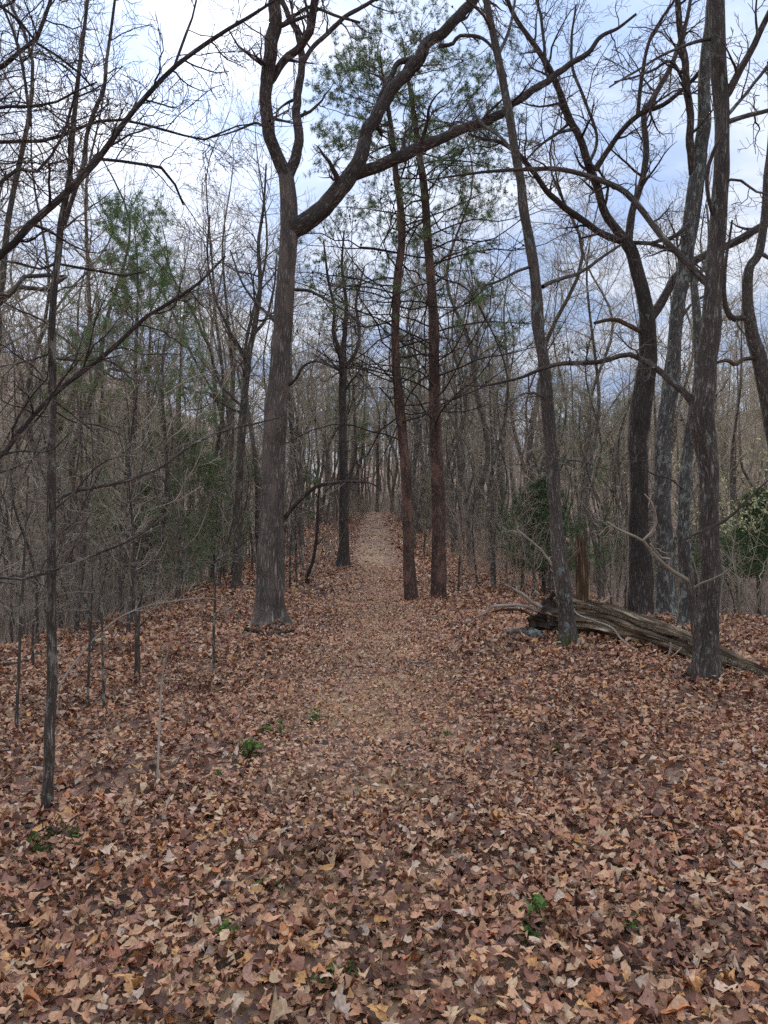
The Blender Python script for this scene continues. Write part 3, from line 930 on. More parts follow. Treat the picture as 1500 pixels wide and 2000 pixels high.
# --- gnarled tree at the edge
hero('hardwood_tree', 'gnarled twisting tree with a knobbly elbow limb above the cedar', [
    (1545, 1225, 40), (1540, 1100, 34), (1530, 950, 32), (1512, 850, 31), (1497, 775, 30), (1486, 720, 28), (1474, 670, 25), (1463, 623, 22), (1460, 587, 20), (1464, 524, 18), (1482, 495, 16), (1492, 440, 15), (1497, 367, 14), (1505, 250, 9), (1500, 120, 5)],
    12.8, mat=M_FRONT, seed=10, sides=22, limb_kw=dict(per_m=2.2, length=0.8), limbs=[
    dict(pts=[(1466, 630, 13), (1452, 621, 12), (1432, 622, 12), (1420, 606, 11), (1415, 590, 10), (1413, 560, 8), (1420, 500, 6), (1430, 430, 4)], dd=-0.5),
    dict(pts=[(1478, 700, 9), (1455, 700, 8), (1436, 712, 8), (1420, 704, 7), (1400, 708, 5)], dd=-0.5, side=False, mat=M_SNAG),
    dict(pts=[(1484, 492, 8), (1505, 505, 7), (1530, 500, 5)], dd=-0.3)])

# --- tree standing at the bend of the path
hero('hardwood_tree', 'dark upright tree at the path edge, branching into three', [
    (670, 1110, 28), (671, 1080, 21), (671, 1000, 18), (671, 907, 16), (669, 830, 15), (669, 760, 15), (670, 705, 14), (672, 672, 10), (674, 640, 9), (676, 590, 7), (668, 520, 5), (672, 450, 3)],
    22, mat=M_DARK, seed=12, sides=18, flare=(0.7, 0.2), step=0.15, limb_kw=dict(per_m=2.4, length=1.1, r_end=0.004), trunk_side=dict(per_m=2.0, length=1.3, t0=0.5, r_end=0.004), limbs=[
    dict(pts=[(669, 705, 10), (659, 672, 8), (651, 645, 7), (652, 600, 6), (640, 540, 5), (632, 470, 3)], dd=-1),
    dict(pts=[(671, 720, 9), (685, 703, 8), (696, 683, 7), (702, 648, 6), (696, 590, 5), (712, 520, 3)], dd=1)])

# --- two reddish pines
def needles(mb, pos, dirs, rg, nper=22, length=0.085, width=0.005, spread=0.9):
    T = len(pos)
    if T == 0:
        return
    dv = unit(dirs[:, None, :] * 0.55 + rg.normal(size=(T, nper, 3)) * spread)
    st = pos[:, None, :] + rg.normal(size=(T, nper, 3)) * length * 0.22
    L = length * (0.6 + 0.7 * rg.random((T, nper, 1)))
    side = unit(np.cross(dv, rg.normal(size=(T, nper, 3)))) * width
    V = np.stack([st - side, st + side, st + dv * L], 2)
    mb.add(V, np.arange(T * nper * 3).reshape(-1, 3))


def cones_at(mb, pos, s=0.022):
    o = np.array([[1, 0, 0], [0, 1, 0], [-1, 0, 0], [0, -1, 0], [0, 0, 1.5], [0, 0, -1.2]]) * s
    f = np.array([[0, 1, 4], [1, 2, 4], [2, 3, 4], [3, 0, 4], [1, 0, 5], [2, 1, 5], [3, 2, 5], [0, 3, 5]])
    n = len(pos)
    mb.add((pos[:, None] + o[None]), (f[None] + (np.arange(n) * 6)[:, None, None]).reshape(-1, 3))


def pine(name, label, trunk, d, dd, seed, green=0.5, m1=52, blen=1.9, tlow=0.30, nmat=M_NEED):
    rg = np.random.default_rng(seed)
    tr = trace(trunk, d, dd)
    base = np.array([tr[0, 0], tr[0, 1], float(height(tr[0, 0], tr[0, 1]))])
    tr[0, :3] = base - [0, 0, 0.12]
    root = thing(name, label, 'pine tree', base)
    BASES.append((base[0], base[1], tr[0, 3]))
    q = catmull(tr, 0.1)
    mb = MB()
    tubes(mb, q[:, :3], q[:, 3], 20, rg, 0.08, (0.3, 0.12))
    link('trunk', mb.mesh('trunk', M_PINE, base), root)
    P1, R1 = grow(q[None, :, :3], q[None, :, 3], rg, m1, tlow, 0.995, 78, blen, 0.32, 0.004, 10, wig=0.65, up=0.15, tl=0.4, rmax=0.017, flat=0.6)
    h = P1[:, 0, 2]
    fr = (h - h.min()) / (h.max() - h.min())
    alive = rg.random(len(P1)) < np.clip((fr - green + 0.32) * 2.0, 0.04, 1)
    mbb, mbt, mbn, mbc = MB(), MB(), MB(), MB()
    tubes(mbb, P1, R1, 6, rg)
    P2, R2 = grow(P1, R1, rg, 5, 0.3, 1.0, 50, blen * 0.34, 0.6, 0.0028, 6, wig=0.6, up=0.25)
    tubes(mbt, P2, R2, 4, rg)
    P3_, R3 = grow(P2, R2, rg, 4, 0.25, 1.0, 45, blen * 0.15, 0.7, 0.0024, 4, wig=0.5, up=0.2)
    tubes(mbt, P3_, R3, 3, rg)
    al3 = np.repeat(np.repeat(alive, 5), 4)
    E = P3_[al3]
    pos = np.concatenate([E[:, -1], E[:, -2] * 0.5 + E[:, -1] * 0.5, E[:, -2], E[:, 1]])
    dr = unit(np.concatenate([E[:, -1] - E[:, -2], E[:, -1] - E[:, -2], E[:, -2] - E[:, -3], E[:, 1] - E[:, 0]]))
    pos = pos + rg.normal(size=pos.shape) * 0.02
    e2 = P2[np.repeat(alive, 5)]
    pos = np.concatenate([pos, e2[:, -1]]); dr = np.concatenate([dr, unit(e2[:, -1] - e2[:, -2])])
    needles(mbn, pos, dr, rg, 16, 0.070, 0.0046, 0.8)
    cp = P2[rg.random(len(P2)) < 0.35][:, 3]
    cones_at(mbc, cp)
    cr = link('crown', mbb.mesh('crown', M_PINE2, base), root)
    link('twig_spray', mbt.mesh('twig_spray', M_PINE2, base), cr)
    link('needle_foliage', mbn.mesh('needle_foliage', nmat, base, smooth=False), cr)
    tag(link('cone_clusters', mbc.mesh('cone_clusters', M_CONE, base), cr), kind='stuff')
    return root


pine('pine_tree', 'reddish barked pine leaning over the path, thinner of the two', [
    (803, 1178, 27), (802, 1150, 25), (798, 1090, 23), (796, 980, 21), (789, 888, 19), (782, 797, 18), (774, 723, 17), (772, 640, 16), (776, 550, 16), (784, 477, 15), (782, 403, 14),
    (774, 348, 12), (769, 293, 11), (760, 220, 8), (748, 150, 5), (742, 100, 2.5)], 13.8, 0.0, 31, green=0.52, m1=54, blen=2.7)
pine('pine_tree', 'straight reddish brown pine beside the path, stouter of the two', [
    (857, 1174, 36), (857, 1150, 31), (857, 1053, 28), (855, 943, 25), (850, 833, 23), (848, 723, 21), (847, 640, 20), (843, 568, 18), (835, 458, 16), (828, 367, 15), (820, 312, 13),
    (813, 257, 11), (802, 183, 8), (792, 120, 5), (786, 75, 2.5)], 14.0, 0.4, 32, green=0.46, m1=62, blen=2.9)

# --- thin speckled tree close by
hero('young_tree', 'thin speckled young tree with long drooping side branches', [
    (90, 1622, 27), (92, 1590, 23), (96, 1480, 21), (99, 1400, 20), (102, 1332, 19), (101, 1245, 18), (100, 1175, 17), (100, 1087, 17), (101, 1000, 17), (101, 930, 16), (101, 860, 15), (103, 790, 14), (103, 720, 14),
    (102, 650, 14), (106, 560, 13), (114, 490, 13), (122, 420, 12), (135, 350, 11), (140, 280, 10), (147, 210, 9), (154, 140, 8), (163, 70, 7), (171, 0, 6), (185, -150, 3)], 3.95,
    mat=M_SAP, seed=13, sides=16, flare=(0.25, 0.08), step=0.05, limb_kw=dict(per_m=5, length=0.28, r_end=0.0013, m3=3), trunk_side=dict(per_m=4.5, length=0.5, t0=0.3, r_end=0.0013, m3=3, rmax=0.006), tmat=M_TWIG, limbs=[
    dict(pts=[(104, 981, 9), (125, 968, 8), (150, 958, 8), (210, 947, 7), (273, 930, 7), (325, 905, 6), (378, 867, 6), (437, 842, 5), (500, 827, 4), (545, 815, 2.5)], dd=0.7),
    dict(pts=[(124, 440, 10), (147, 371, 9), (161, 332, 9), (171, 262, 8), (189, 210, 8), (203, 175, 7), (210, 105, 6), (224, 0, 5), (235, -90, 3)], dd=-0.3),
    dict(pts=[(104, 700, 5), (140, 703, 5), (196, 702, 4), (250, 690, 3)], dd=0.4),
    dict(pts=[(100, 690, 4), (60, 703, 4), (0, 716, 3.5), (-40, 720, 3)], dd=0.3),
    dict(pts=[(100, 860, 4), (60, 898, 4), (0, 923, 3), (-40, 930, 3)], dd=-0.4),
    dict(pts=[(112, 512, 6), (80, 525, 5), (40, 515, 5), (0, 508, 4), (-30, 500, 3)], dd=-0.3),
    dict(pts=[(112, 515, 5), (150, 522, 5), (210, 533, 5), (245, 537, 4), (290, 528, 3)], dd=0.4),
    dict(pts=[(103, 800, 4), (140, 822, 4), (196, 832, 3), (235, 850, 2)], dd=0.4)])

# --- overhanging tree whose trunk stands beside the viewpoint, limbs reaching in
hero('overhanging_tree', 'close tree whose bare limbs sweep diagonally across the sky', [
    (-420, 2350, 60), (-420, 2000, 52), (-415, 1500, 48), (-405, 1100, 46), (-400, 900, 44), (-392, 600, 38), (-385, 300, 30), (-380, 0, 24), (-370, -300, 14)], 3.1, mat=M_OAKLIMB, seed=14, sides=18,
    limb_kw=dict(per_m=8, length=0.46, r_end=0.0014, m2=5, m3=4, wig=0.8), limbs=[
    dict(pts=[(-398, 800, 24), (-200, 640, 20), (0, 497, 15), (63, 434, 14), (122, 385, 13), (157, 350, 12), (196, 308, 12), (227, 262, 11), (280, 196, 10), (339, 133, 9), (420, 73, 8), (500, 25, 6), (580, -30, 4)], dd=0.5, kw=dict(t0=0.35, per_m=6)),
    dict(pts=[(-402, 1120, 17), (-200, 1010, 13), (0, 890, 10), (35, 846, 10), (87, 790, 9), (140, 741, 9), (192, 702, 9), (240, 662, 8), (280, 622, 8), (332, 591, 7), (385, 556, 6), (440, 500, 4)], dd=0.8, kw=dict(t0=0.35)),
    dict(pts=[(-388, 420, 14), (-200, 250, 11), (0, 132, 9), (38, 101, 8), (73, 73, 8), (87, 35, 7), (102, -10, 6), (120, -90, 4)], dd=0.6, kw=dict(t0=0.3)),
    dict(pts=[(-390, 500, 12), (-200, 330, 9), (0, 276, 7), (52, 280, 7), (105, 270, 7), (140, 259, 6), (175, 241, 6), (227, 234, 5), (273, 241, 5), (350, 262, 4.5), (400, 273, 4), (455, 248, 3), (500, 241, 2)], dd=0.9, kw=dict(t0=0.3)),
    dict(pts=[(-390, 450, 10), (-200, 260, 8), (0, 210, 6), (50, 208, 6), (94, 206, 5), (135, 185, 4), (190, 160, 3)], dd=0.4, kw=dict(t0=0.3)),
    dict(pts=[(-395, 700, 12), (-200, 560, 9), (-30, 400, 8), (6, 350, 7), (35, 330, 7), (60, 345, 6), (85, 320, 6), (110, 290, 5), (135, 230, 4), (150, 160, 3)], dd=0.5, kw=dict(t0=0.3)),
    dict(pts=[(60, 245, 6), (48, 150, 6), (36, 95, 5), (18, 40, 5), (0, 5, 4), (-20, -40, 3)], d=3.35, dd=0.2),
    dict(pts=[(-385, 330, 9), (-150, 120, 7), (0, 12, 6), (60, 75, 6), (110, 108, 5), (150, 138, 5), (190, 180, 3)], dd=0.5, kw=dict(t0=0.4)),
    dict(pts=[(196, 311, 7), (240, 315, 6), (280, 321, 6), (312, 325, 6), (335, 345, 6), (346, 370, 5), (358, 400, 4)], d=3.5, dd=0.4),
    dict(pts=[(339, 133, 5), (360, 75, 5), (380, 20, 4), (386, -30, 4)], d=3.55, dd=0.2),
    dict(pts=[(-402, 1290, 10), (-200, 1130, 7), (0, 1128, 6), (45, 1131, 6), (105, 1115, 6), (157, 1094, 5), (210, 1073, 5), (262, 1052, 5), (304, 1021, 4), (336, 996, 2.5)], d=3.2, dd=1.0, kw=dict(t0=0.4), mat=M_SAP)])

# --- other single stems in the clearing
hero('arching_sapling', 'pale thin sapling arching over beside the speckled young tree', [
    (104, 1362, 5), (115, 1343, 4.5), (157, 1280, 4), (210, 1224, 3.6), (262, 1192, 3.2), (332, 1175, 2.6), (402, 1168, 2), (440, 1175, 1.5)], 6.3, dd=1.0, mat=M_BRUSH, tmat=M_BRUSH, seed=15, sides=8, flare=None, step=0.06,
    trunk_side=dict(per_m=3, length=0.4, t0=0.45, r_end=0.0018, m3=2), cat='sapling')
hero('pale_sapling', 'pale upright whip of a sapling on open leaf litter', [
    (307, 1545, 5), (309, 1480, 4.5), (312, 1400, 4), (317, 1320, 3.5), (332, 1262, 2.5), (350, 1215, 1.5)], 4.45, dd=0.2, mat=M_BRUSH, tmat=M_BRUSH, seed=16, sides=8, flare=None, step=0.05,
    trunk_side=dict(per_m=4, length=0.16, t0=0.5, r_end=0.0012, m3=0), cat='sapling')
hero('broken_sapling', 'short grey broken sapling stem ending in splinters on the leafy slope', [
    (267, 1345, 13), (268, 1300, 11), (268, 1245, 10), (269, 1190, 9), (270, 1178, 7)], 7.0, mat=M_SAP, seed=17, sides=10, flare=(0.2, 0.08), cat='sapling',
    limbs=[dict(pts=[(269, 1195, 5), (276, 1172, 4), (278, 1150, 2)], dd=-0.1, side=False), dict(pts=[(268, 1230, 3), (290, 1205, 2.5), (310, 1190, 2)], dd=-0.2, side=False)])
hero('leaning_sapling', 'dark curved dead sapling leaning beyond the big oak', [
    (597, 1140, 8), (602, 1120, 7), (611, 1097, 7), (617, 1060, 6), (620, 1020, 6), (621, 980, 5), (625, 950, 3)], 17.2, mat=M_PINE2, seed=18, sides=8, flare=None, cat='sapling',
    trunk_side=dict(per_m=2, length=0.5, t0=0.3, r_end=0.003, m3=0))
hero('hardwood_tree', 'narrow grey tree standing between the oak and the green pine', [
    (461, 1178, 18), (463, 1120, 16), (465, 1017, 15), (469, 900, 14), (472, 833, 14), (481, 742, 13), (487, 687, 12), (497, 640, 11), (508, 560, 9), (505, 480, 7), (515, 400, 5), (520, 320, 3)], 15.5, mat=M_FOREST, seed=19, sides=14,
    limb_kw=dict(per_m=2.4, length=1.0, r_end=0.003), trunk_side=dict(per_m=2.6, length=1.3, t0=0.4, r_end=0.003), limbs=[
    dict(pts=[(484, 715, 8), (468, 680, 7), (450, 650, 6), (420, 580, 5), (405, 500, 4), (410, 420, 3)], dd=-0.8),
    dict(pts=[(494, 655, 7), (520, 620, 6), (535, 560, 4), (540, 500, 3)], dd=0.8)])
for i, (px, pyb, top, w, lean, lab) in enumerate([
        (170, 1385, 1090, 6, 12, 'thin grey sapling stem just uphill of the arching sapling'),
        (204, 1400, 1040, 6, -10, 'thin forked sapling stem rising from leaves below the broken stem'),
        (30, 1440, 930, 7, 25, 'thin leaning sapling stem beside the speckled young tree'),
        (416, 1320, 1060, 6, 6, 'thin sapling stem in leaves below the big oak'),
        (565, 1150, 960, 5, 6, 'pair-like thin sapling stem right behind the big oak'),
        (580, 1148, 940, 5, -5, 'thin grey sapling between the big oak and leaning dead sapling')]):
    d = EYE / ((pyb - 1000) / F)
    hero('thin_sapling', lab.replace('pair-like ', '').replace(' right', ' just'), [(px, pyb, w), (px + lean * 0.3, pyb * 0.7 + top * 0.3, w * 0.9), (px + lean * 0.5, (pyb + top) / 2, w * 0.8), (px + lean, top, w * 0.4)], d,
         mat=M_SAP, tmat=M_BRUSH, seed=60 + i, sides=8, flare=None, cat='sapling', trunk_side=dict(per_m=3.5, length=0.55, t0=0.35, r_end=0.0018, m3=2))

# ------------------------------------------------------------------ green pine on the slope, cedars, budding shrub
def young_pine(rg, H, spread, nm=60, nmat=M_NEED2, nper=18, nlen=0.10, t0=0.18, r0=0.06, nw=0.006, origin=(0, 0, 0)):
    n = 20
    z = np.linspace(-0.1, H, n)
    tr = np.stack([0.10 * vnoise(z * 0.4 + rg.random() * 50, 2 + 0 * z) * 2, 0.10 * vnoise(z * 0.4 + rg.random() * 50, 7 + 0 * z) * 2, z], -1)
    R = r0 * (1 - np.linspace(0, 1, n) * 0.92)
    mbt, mbb, mbn = MB(), MB(), MB()
    tubes(mbt, tr, R, 10, rg, 0.06, (0.3, 0.1))
    P1, R1 = grow(tr[None], R[None], rg, nm, t0, 1.0, 72, spread, 0.3, 0.003, 8, wig=0.35, up=0.45, tl=0.72, rmax=0.018)
    tubes(mbb, P1, R1, 5, rg)
    P2, R2 = grow(P1, R1, rg, 6, 0.25, 1.0, 48, spread * 0.33, 0.6, 0.0025, 5, wig=0.4, up=0.3)
    tubes(mbb, P2, R2, 3, rg)
    keep = rg.random(len(P2)) < 0.8
    E = P2[keep]
    pos = np.concatenate([E[:, -1], E[:, 3], E[:, 2], P1[:, -1]])
    dr = unit(np.concatenate([E[:, -1] - E[:, -2], E[:, 3] - E[:, 2], E[:, 2] - E[:, 1], P1[:, -1] - P1[:, -2]]))
    needles(mbn, pos, dr, rg, nper, nlen, nw, 0.7)
    return mbt, mbb, mbn


def put_pine(name, label, loc, mbs, nmat, group=None, cat='pine tree', tm=M_FOREST):
    root = thing(name, label, cat, loc, group)
    link('trunk', mbs[0].mesh('trunk', tm), root)
    cr = link('crown', mbs[1].mesh('crown', M_TWIGG), root)
    link('needle_foliage', mbs[2].mesh('needle_foliage', nmat, smooth=False), cr)
    return root


def gpos(px, d):
    x = (px - 750) / F * d
    return (x, d, float(height(x, d)))


rg = np.random.default_rng(70)
g = gpos(262, 17.5)
put_pine('white_pine', 'bright green feathery young pine on the slope among bare trees', g, young_pine(rg, 1.6 + 17.5 * 0.385 - g[2], 2.0, 70, t0=0.50, r0=0.10, nper=26, nlen=0.12), M_NEED2)
g = gpos(350, 20.5)
put_pine('white_pine', 'thinner green young pine behind the bright feathery pine', g, young_pine(rg, 1.6 + 20.5 * 0.27 - g[2], 1.6, 34, t0=0.42, r0=0.08), M_NEED2)
g = gpos(155, 19.5)
put_pine('white_pine', 'sparse green young pine behind the speckled young tree', g, young_pine(rg, 1.6 + 19.5 * 0.22 - g[2], 1.5, 34, t0=0.42, r0=0.07), M_NEED2)


def cedar(rg, H, W, n=2300, z0=0.25):
    mbt, mbn = MB(), MB()
    z = np.linspace(-0.1, H * 0.9, 12)
    tubes(mbt, np.stack([0 * z, 0 * z, z], -1), 0.05 * (1 - z / H * 0.8), 8, rg, 0.1, (0.3, 0.1))
    t = rg.random(n)
    zz = z0 + (H - z0) * t
    prof = (1 - t) ** 0.55 * np.clip(t * 6 + 0.5, 0, 1)
    th = rg.random(n) * 6.283
    lump = 1 + 2.1 * vnoise(th * 1.5 + 10, zz * 2.6 + 5)
    r = W * prof * lump * (0.15 + 0.95 * rg.random(n) ** 0.7)
    pos = np.stack([r * np.cos(th), r * np.sin(th), zz], -1)
    dr = unit(np.stack([np.cos(th), np.sin(th), 0.8 + 0 * th], -1))
    needles(mbn, pos, dr, rg, 12, 0.10, 0.006, 0.6)
    return mbt, mbn


for px, d, H, W, lab in ((1062, 16.5, 2.3, 0.82, 'dark green bushy cedar half hidden by the mossy footed tree'),
                         (1482, 15.0, 2.0, 0.95, 'dark green cedar below the yellow green budding shrub')):
    g = gpos(px, d)
    a, b_ = cedar(rg, H - g[2], W, z0=max(0.25, 0.35 - g[2]))
    root = thing('cedar_tree', lab, 'cedar', g)
    link('trunk', a.mesh('trunk', M_FOREST), root)
    link('crown', b_.mesh('crown', M_CEDAR, smooth=False), root)


def leafy_faces(mb, pos, rg, size, nper=1):
    pos = np.repeat(pos, nper, 0) + rg.normal(size=(len(pos) * nper, 3)) * size * 0.9
    n = len(pos)
    a = unit(rg.normal(size=(n, 3))); b = unit(np.cross(a, rg.normal(size=(n, 3))))
    s = (size * (0.6 + 0.8 * rg.random(n)))[:, None]
    V = np.stack([pos - a * s, pos + b * s * 0.5, pos + a * s, pos - b * s * 0.5], 1)
    mb.add(V, np.arange(n * 4).reshape(-1, 4))


def shrub(rg, H, stems, spread, m1=7, m2=5, r=0.012, rend=0.0025):
    """multi-stemmed bare shrub: returns stems mesh, twigs mesh, end points"""
    s0 = np.stack([rg.normal(size=stems) * spread * 0.3, rg.normal(size=stems) * spread * 0.3, np.full(stems, -0.06)], -1)
    d0 = unit(np.stack([rg.normal(size=stems) * 0.28, rg.normal(size=stems) * 0.28, np.ones(stems)], -1))
    L = H * (0.5 + 0.5 * rg.random(stems))
    n = 10
    D = unit(d0[:, None] + np.cumsum(rg.normal(size=(stems, n - 1, 3)) * 0.10, 1))
    P = np.concatenate([s0[:, None], s0[:, None] + np.cumsum(D * (L / (n - 1))[:, None, None], 1)], 1)
    R = (r * (0.5 + 0.7 * rg.random(stems)))[:, None] * (1 - 0.85 * np.linspace(0, 1, n)[None])
    mbs, mbt = MB(), MB()
    tubes(mbs, P, R, 5, rg)
    P1, R1 = grow(P, R, rg, m1, 0.25, 1, 48, H * 0.26, 0.6, rend, 6, wig=0.6, up=0.35)
    tubes(mbt, P1, R1, 3, rg)
    P2, R2 = grow(P1, R1, rg, m2, 0.2, 1, 48, H * 0.11, 0.7, rend * 0.8, 4, wig=0.5, up=0.2)
    tubes(mbt, P2, R2, 3, rg)
    return mbs, mbt, P2


g = gpos(1440, 12.2)
a, b_, e = shrub(rg, 3.0 - g[2], 10, 1.1, 7, 5, 0.018, 0.003)
mbl = MB()
sel = e[(rg.random(len(e)) < 0.75) & (e[:, -1, 2] > 1.3 - g[2])]
leafy_faces(mbl, np.concatenate([sel[:, -1], sel[:, 2], sel[:, 1]]), rg, 0.028, 2)
root = thing('budding_shrub', 'tall shrub dotted with yellow green new leaves behind the ridged trunk', 'shrub', g)
link('stem', a.mesh('stem', M_TWIGG), root)
cr = link('crown', b_.mesh('crown', M_TWIGG), root)
link('bud_foliage', mbl.mesh('bud_foliage', M_BUD, smooth=False), cr)

# ------------------------------------------------------------------ fallen log with torn roots, snag
def log_mesh(rg, pts, k=44, n=90, rough=0.5):
    q = catmull(pts, 0.05)
    P, R = q[:, :3], q[:, 3]
    T = unit(np.gradient(P, axis=0))
    up = np.array([0, 0, 1.])
    Nn = unit(np.cross(T, up)); Bn = np.cross(Nn, T)
    th = np.arange(k) * 2 * np.pi / k
    S = np.concatenate([[0], np.cumsum(np.linalg.norm(np.diff(P, axis=0), axis=1))])
    rad = R[:, None] * (1 + rough * 1.5 * vnoise(th[None] * k / 6.28 * 0.42 + 5, S[:, None] * 0.9 + 3) + rough * 0.9 * vnoise(th[None] * k / 6.28 * 0.9 + 50, S[:, None] * 2.2 + 13)
                        + 0.5 * vnoise(np.cos(th)[None] * 1.5 + 9, S[:, None] * 1.1 + np.sin(th)[None] * 1.5))
    V = P[:, None] + rad[..., None] * (np.cos(th)[None, :, None] * Nn[:, None] + np.sin(th)[None, :, None] * Bn[:, None])
    nn = len(P)
    i = np.arange(nn - 1)[:, None] * k; j = np.arange(k)[None]; j2 = (j + 1) % k
    f = np.stack([i + j, i + j2, i + k + j2, i + k + j], -1).reshape(-1, 4)
    bk = np.stack([np.broadcast_to(np.cos(th) * 0.2, (nn, k)), np.broadcast_to(np.sin(th) * 0.2, (nn, k)), np.broadcast_to(S[:, None], (nn, k))], -1)
    mb = MB()
    mb.add(V, f, bk)
    for e in (0, nn - 1):
        vv = np.vstack([V[e], P[e] + rg.normal(size=3) * 0.02])
        jj = np.arange(k)
        mb.add(vv, np.stack([jj, (jj + 1) % k, np.full(k, k)], -1), np.vstack([bk[e], bk[e, 0]]))
    return mb, q


def gp(px, d, h):
    x = (px - 750) / F * d
    return np.array([x, d, float(height(x, d)) + h])


lrng = np.random.default_rng(80)
LOGP = np.array([np.append(gp(px_, d_, h_), r_) for px_, d_, h_, r_ in (
    (1086, 9.75, 0.32, 0.20), (1126, 9.55, 0.29, 0.20), (1182, 9.3, 0.24, 0.18), (1250, 8.9, 0.19, 0.16), (1325, 8.4, 0.14, 0.135), (1419, 7.8, 0.09, 0.10), (1500, 7.4, 0.05, 0.075), (1580, 7.1, 0.03, 0.05))])
base = gp(1126, 9.55, 0)
logo = thing('fallen_log', 'weathered rotten fallen log, splitting into pale splintered grain', 'log', base)
mb, lq = log_mesh(lrng, LOGP)
wood = link('log_trunk', mb.mesh('log_trunk', M_ROT, base, smooth=False), logo)
for i in range(34):         # long splinters lifting off the log
    t0 = int(lrng.random() * len(lq) * 0.72)
    t1 = min(len(lq) - 1, t0 + int(8 + 16 * lrng.random()))
    seg = lq[t0:t1:3]
    if len(seg) < 4:
        continue
    a = lrng.uniform(-0.4, 2.6)
    T = unit(seg[-1, :3] - seg[0, :3])
    Nn = unit(np.cross(T, [0, 0, 1.])); Bn = np.cross(Nn, T)
    off = math.cos(a) * Nn * -1 + math.sin(a) * Bn
    k = np.linspace(0, 1, len(seg))
    P = seg[:, :3] + off[None] * (seg[:, 3:4] * (1.03 + 0.12 * lrng.random()) + 0.05 * (k[:, None] - 0.5) ** 2 * lrng.random())
    w = 0.012 + 0.03 * lrng.random()
    th_ = 0.006 + 0.012 * lrng.random()
    tang = np.cross(T, off)
    tap = (np.sin(np.pi * (0.12 + 0.8 * k)) * (0.7 + 0.6 * lrng.random(len(seg))))[:, None]
    ring = np.stack([P - tang * w * tap, P - tang * w * tap * 0.6 + off * th_, P + tang * w * tap * 0.7 + off * th_ * 1.3, P + tang * w * tap, P - off * 0.02], 1)
    n_, kk = len(seg), 5
    ii_ = np.arange(n_ - 1)[:, None] * kk; jj_ = np.arange(kk)[None]; j2_ = (jj_ + 1) % kk
    mb = MB()
    mb.add(ring, np.stack([ii_ + jj_, ii_ + j2_, ii_ + kk + j2_, ii_ + kk + jj_], -1).reshape(-1, 4), (ring - base) * [3, 3, 3])
    link('splinter', mb.mesh('splinter', M_SNAG if i % 4 == 0 else M_ROT, base, smooth=False), logo)
# root plate: lumpy soil and rotten wood
u = np.linspace(0, np.pi, 18)[:, None]; v_ = np.linspace(0, 2 * np.pi, 26)[None]
rp = 0.25 * (1 + 0.9 * vnoise(v_ * 1.3 + 30, u * 2.0 + 4) + 0.7 * vnoise(v_ * 3.1 + 3, u * 5 + 44))
C0 = P3(1078, 1212, 9.8)
V = np.stack([C0[0] + rp * np.sin(u) * np.cos(v_) * 0.9, C0[1] + rp * np.sin(u) * np.sin(v_) * 1.1, C0[2] + rp * np.cos(u) * 1.0], -1)
ii_ = np.arange(17)[:, None] * 26 + np.arange(25)[None]
mb = MB(); mb.add(V, np.stack([ii_, ii_ + 26, ii_ + 27, ii_ + 1], -1).reshape(-1, 4))
plate = link('root_plate', mb.mesh('root_plate', M_SOIL, base, smooth=False), logo)
for pts, m_ in (([(1086, 1200, 12), (1089, 1171, 10), (1086, 1135, 8), (1083, 1111, 8), (1062, 1081, 6), (1036, 1055, 5), (1012, 1036, 4), (1014, 1026, 2)], M_PALE),
                ([(1012, 1040, 3), (1000, 1037, 2.5), (992, 1038, 1.5)], M_PALE),
                ([(1075, 1200, 12), (1055, 1184, 10), (1030, 1170, 8), (1010, 1155, 6), (986, 1140, 4)], M_PALE),
                ([(1072, 1206, 12), (1051, 1192, 9), (1015, 1183, 8), (987, 1181, 8), (960, 1188, 7), (948, 1196, 6), (930, 1206, 4)], M_PALE),
                ([(1070, 1210, 9), (1040, 1200, 7), (1015, 1192, 6), (985, 1190, 5), (960, 1196, 3)], M_SNAG),
                ([(1040, 1168, 5), (1046, 1155, 4), (1052, 1160, 3)], M_PALE),
                ([(1092, 1182, 12), (1082, 1172, 10), (1078, 1160, 5)], M_PALE),
                ([(1150, 1196, 9), (1160, 1183, 8), (1176, 1176, 7), (1190, 1167, 5), (1190, 1160, 3)], M_TWIGG),
                ([(1080, 1225, 14), (1092, 1240, 10), (1096, 1262, 7)], M_SOIL),
                ([(1060, 1215, 12), (1052, 1226, 9), (1040, 1238, 5)], M_SOIL)):
    q = catmull(trace(sc_w(pts, 0.8), 9.75, 0.12 * lrng.normal()), 0.03)
    k = np.arange(len(q))
    q[:, 0] += vnoise(k * 0.4 + lrng.random() * 60, 0 * k + 2.2) * q[:, 3] * 1.4
    q[:, 2] += vnoise(k * 0.4 + lrng.random() * 60, 0 * k + 6.2) * q[:, 3] * 1.4
    mb = MB(); tubes(mb, q[:, :3], q[:, 3], 8, lrng, 0.25)
    Pq, Rq = grow(q[None, :, :3], q[None, :, 3], lrng, 4, 0.3, 1.0, 45, 0.16, 0.5, 0.002, 5, wig=0.6, up=0.1)
    tubes(mb, Pq, Rq, 5, lrng)
    link('root', mb.mesh('root', m_, base), plate)

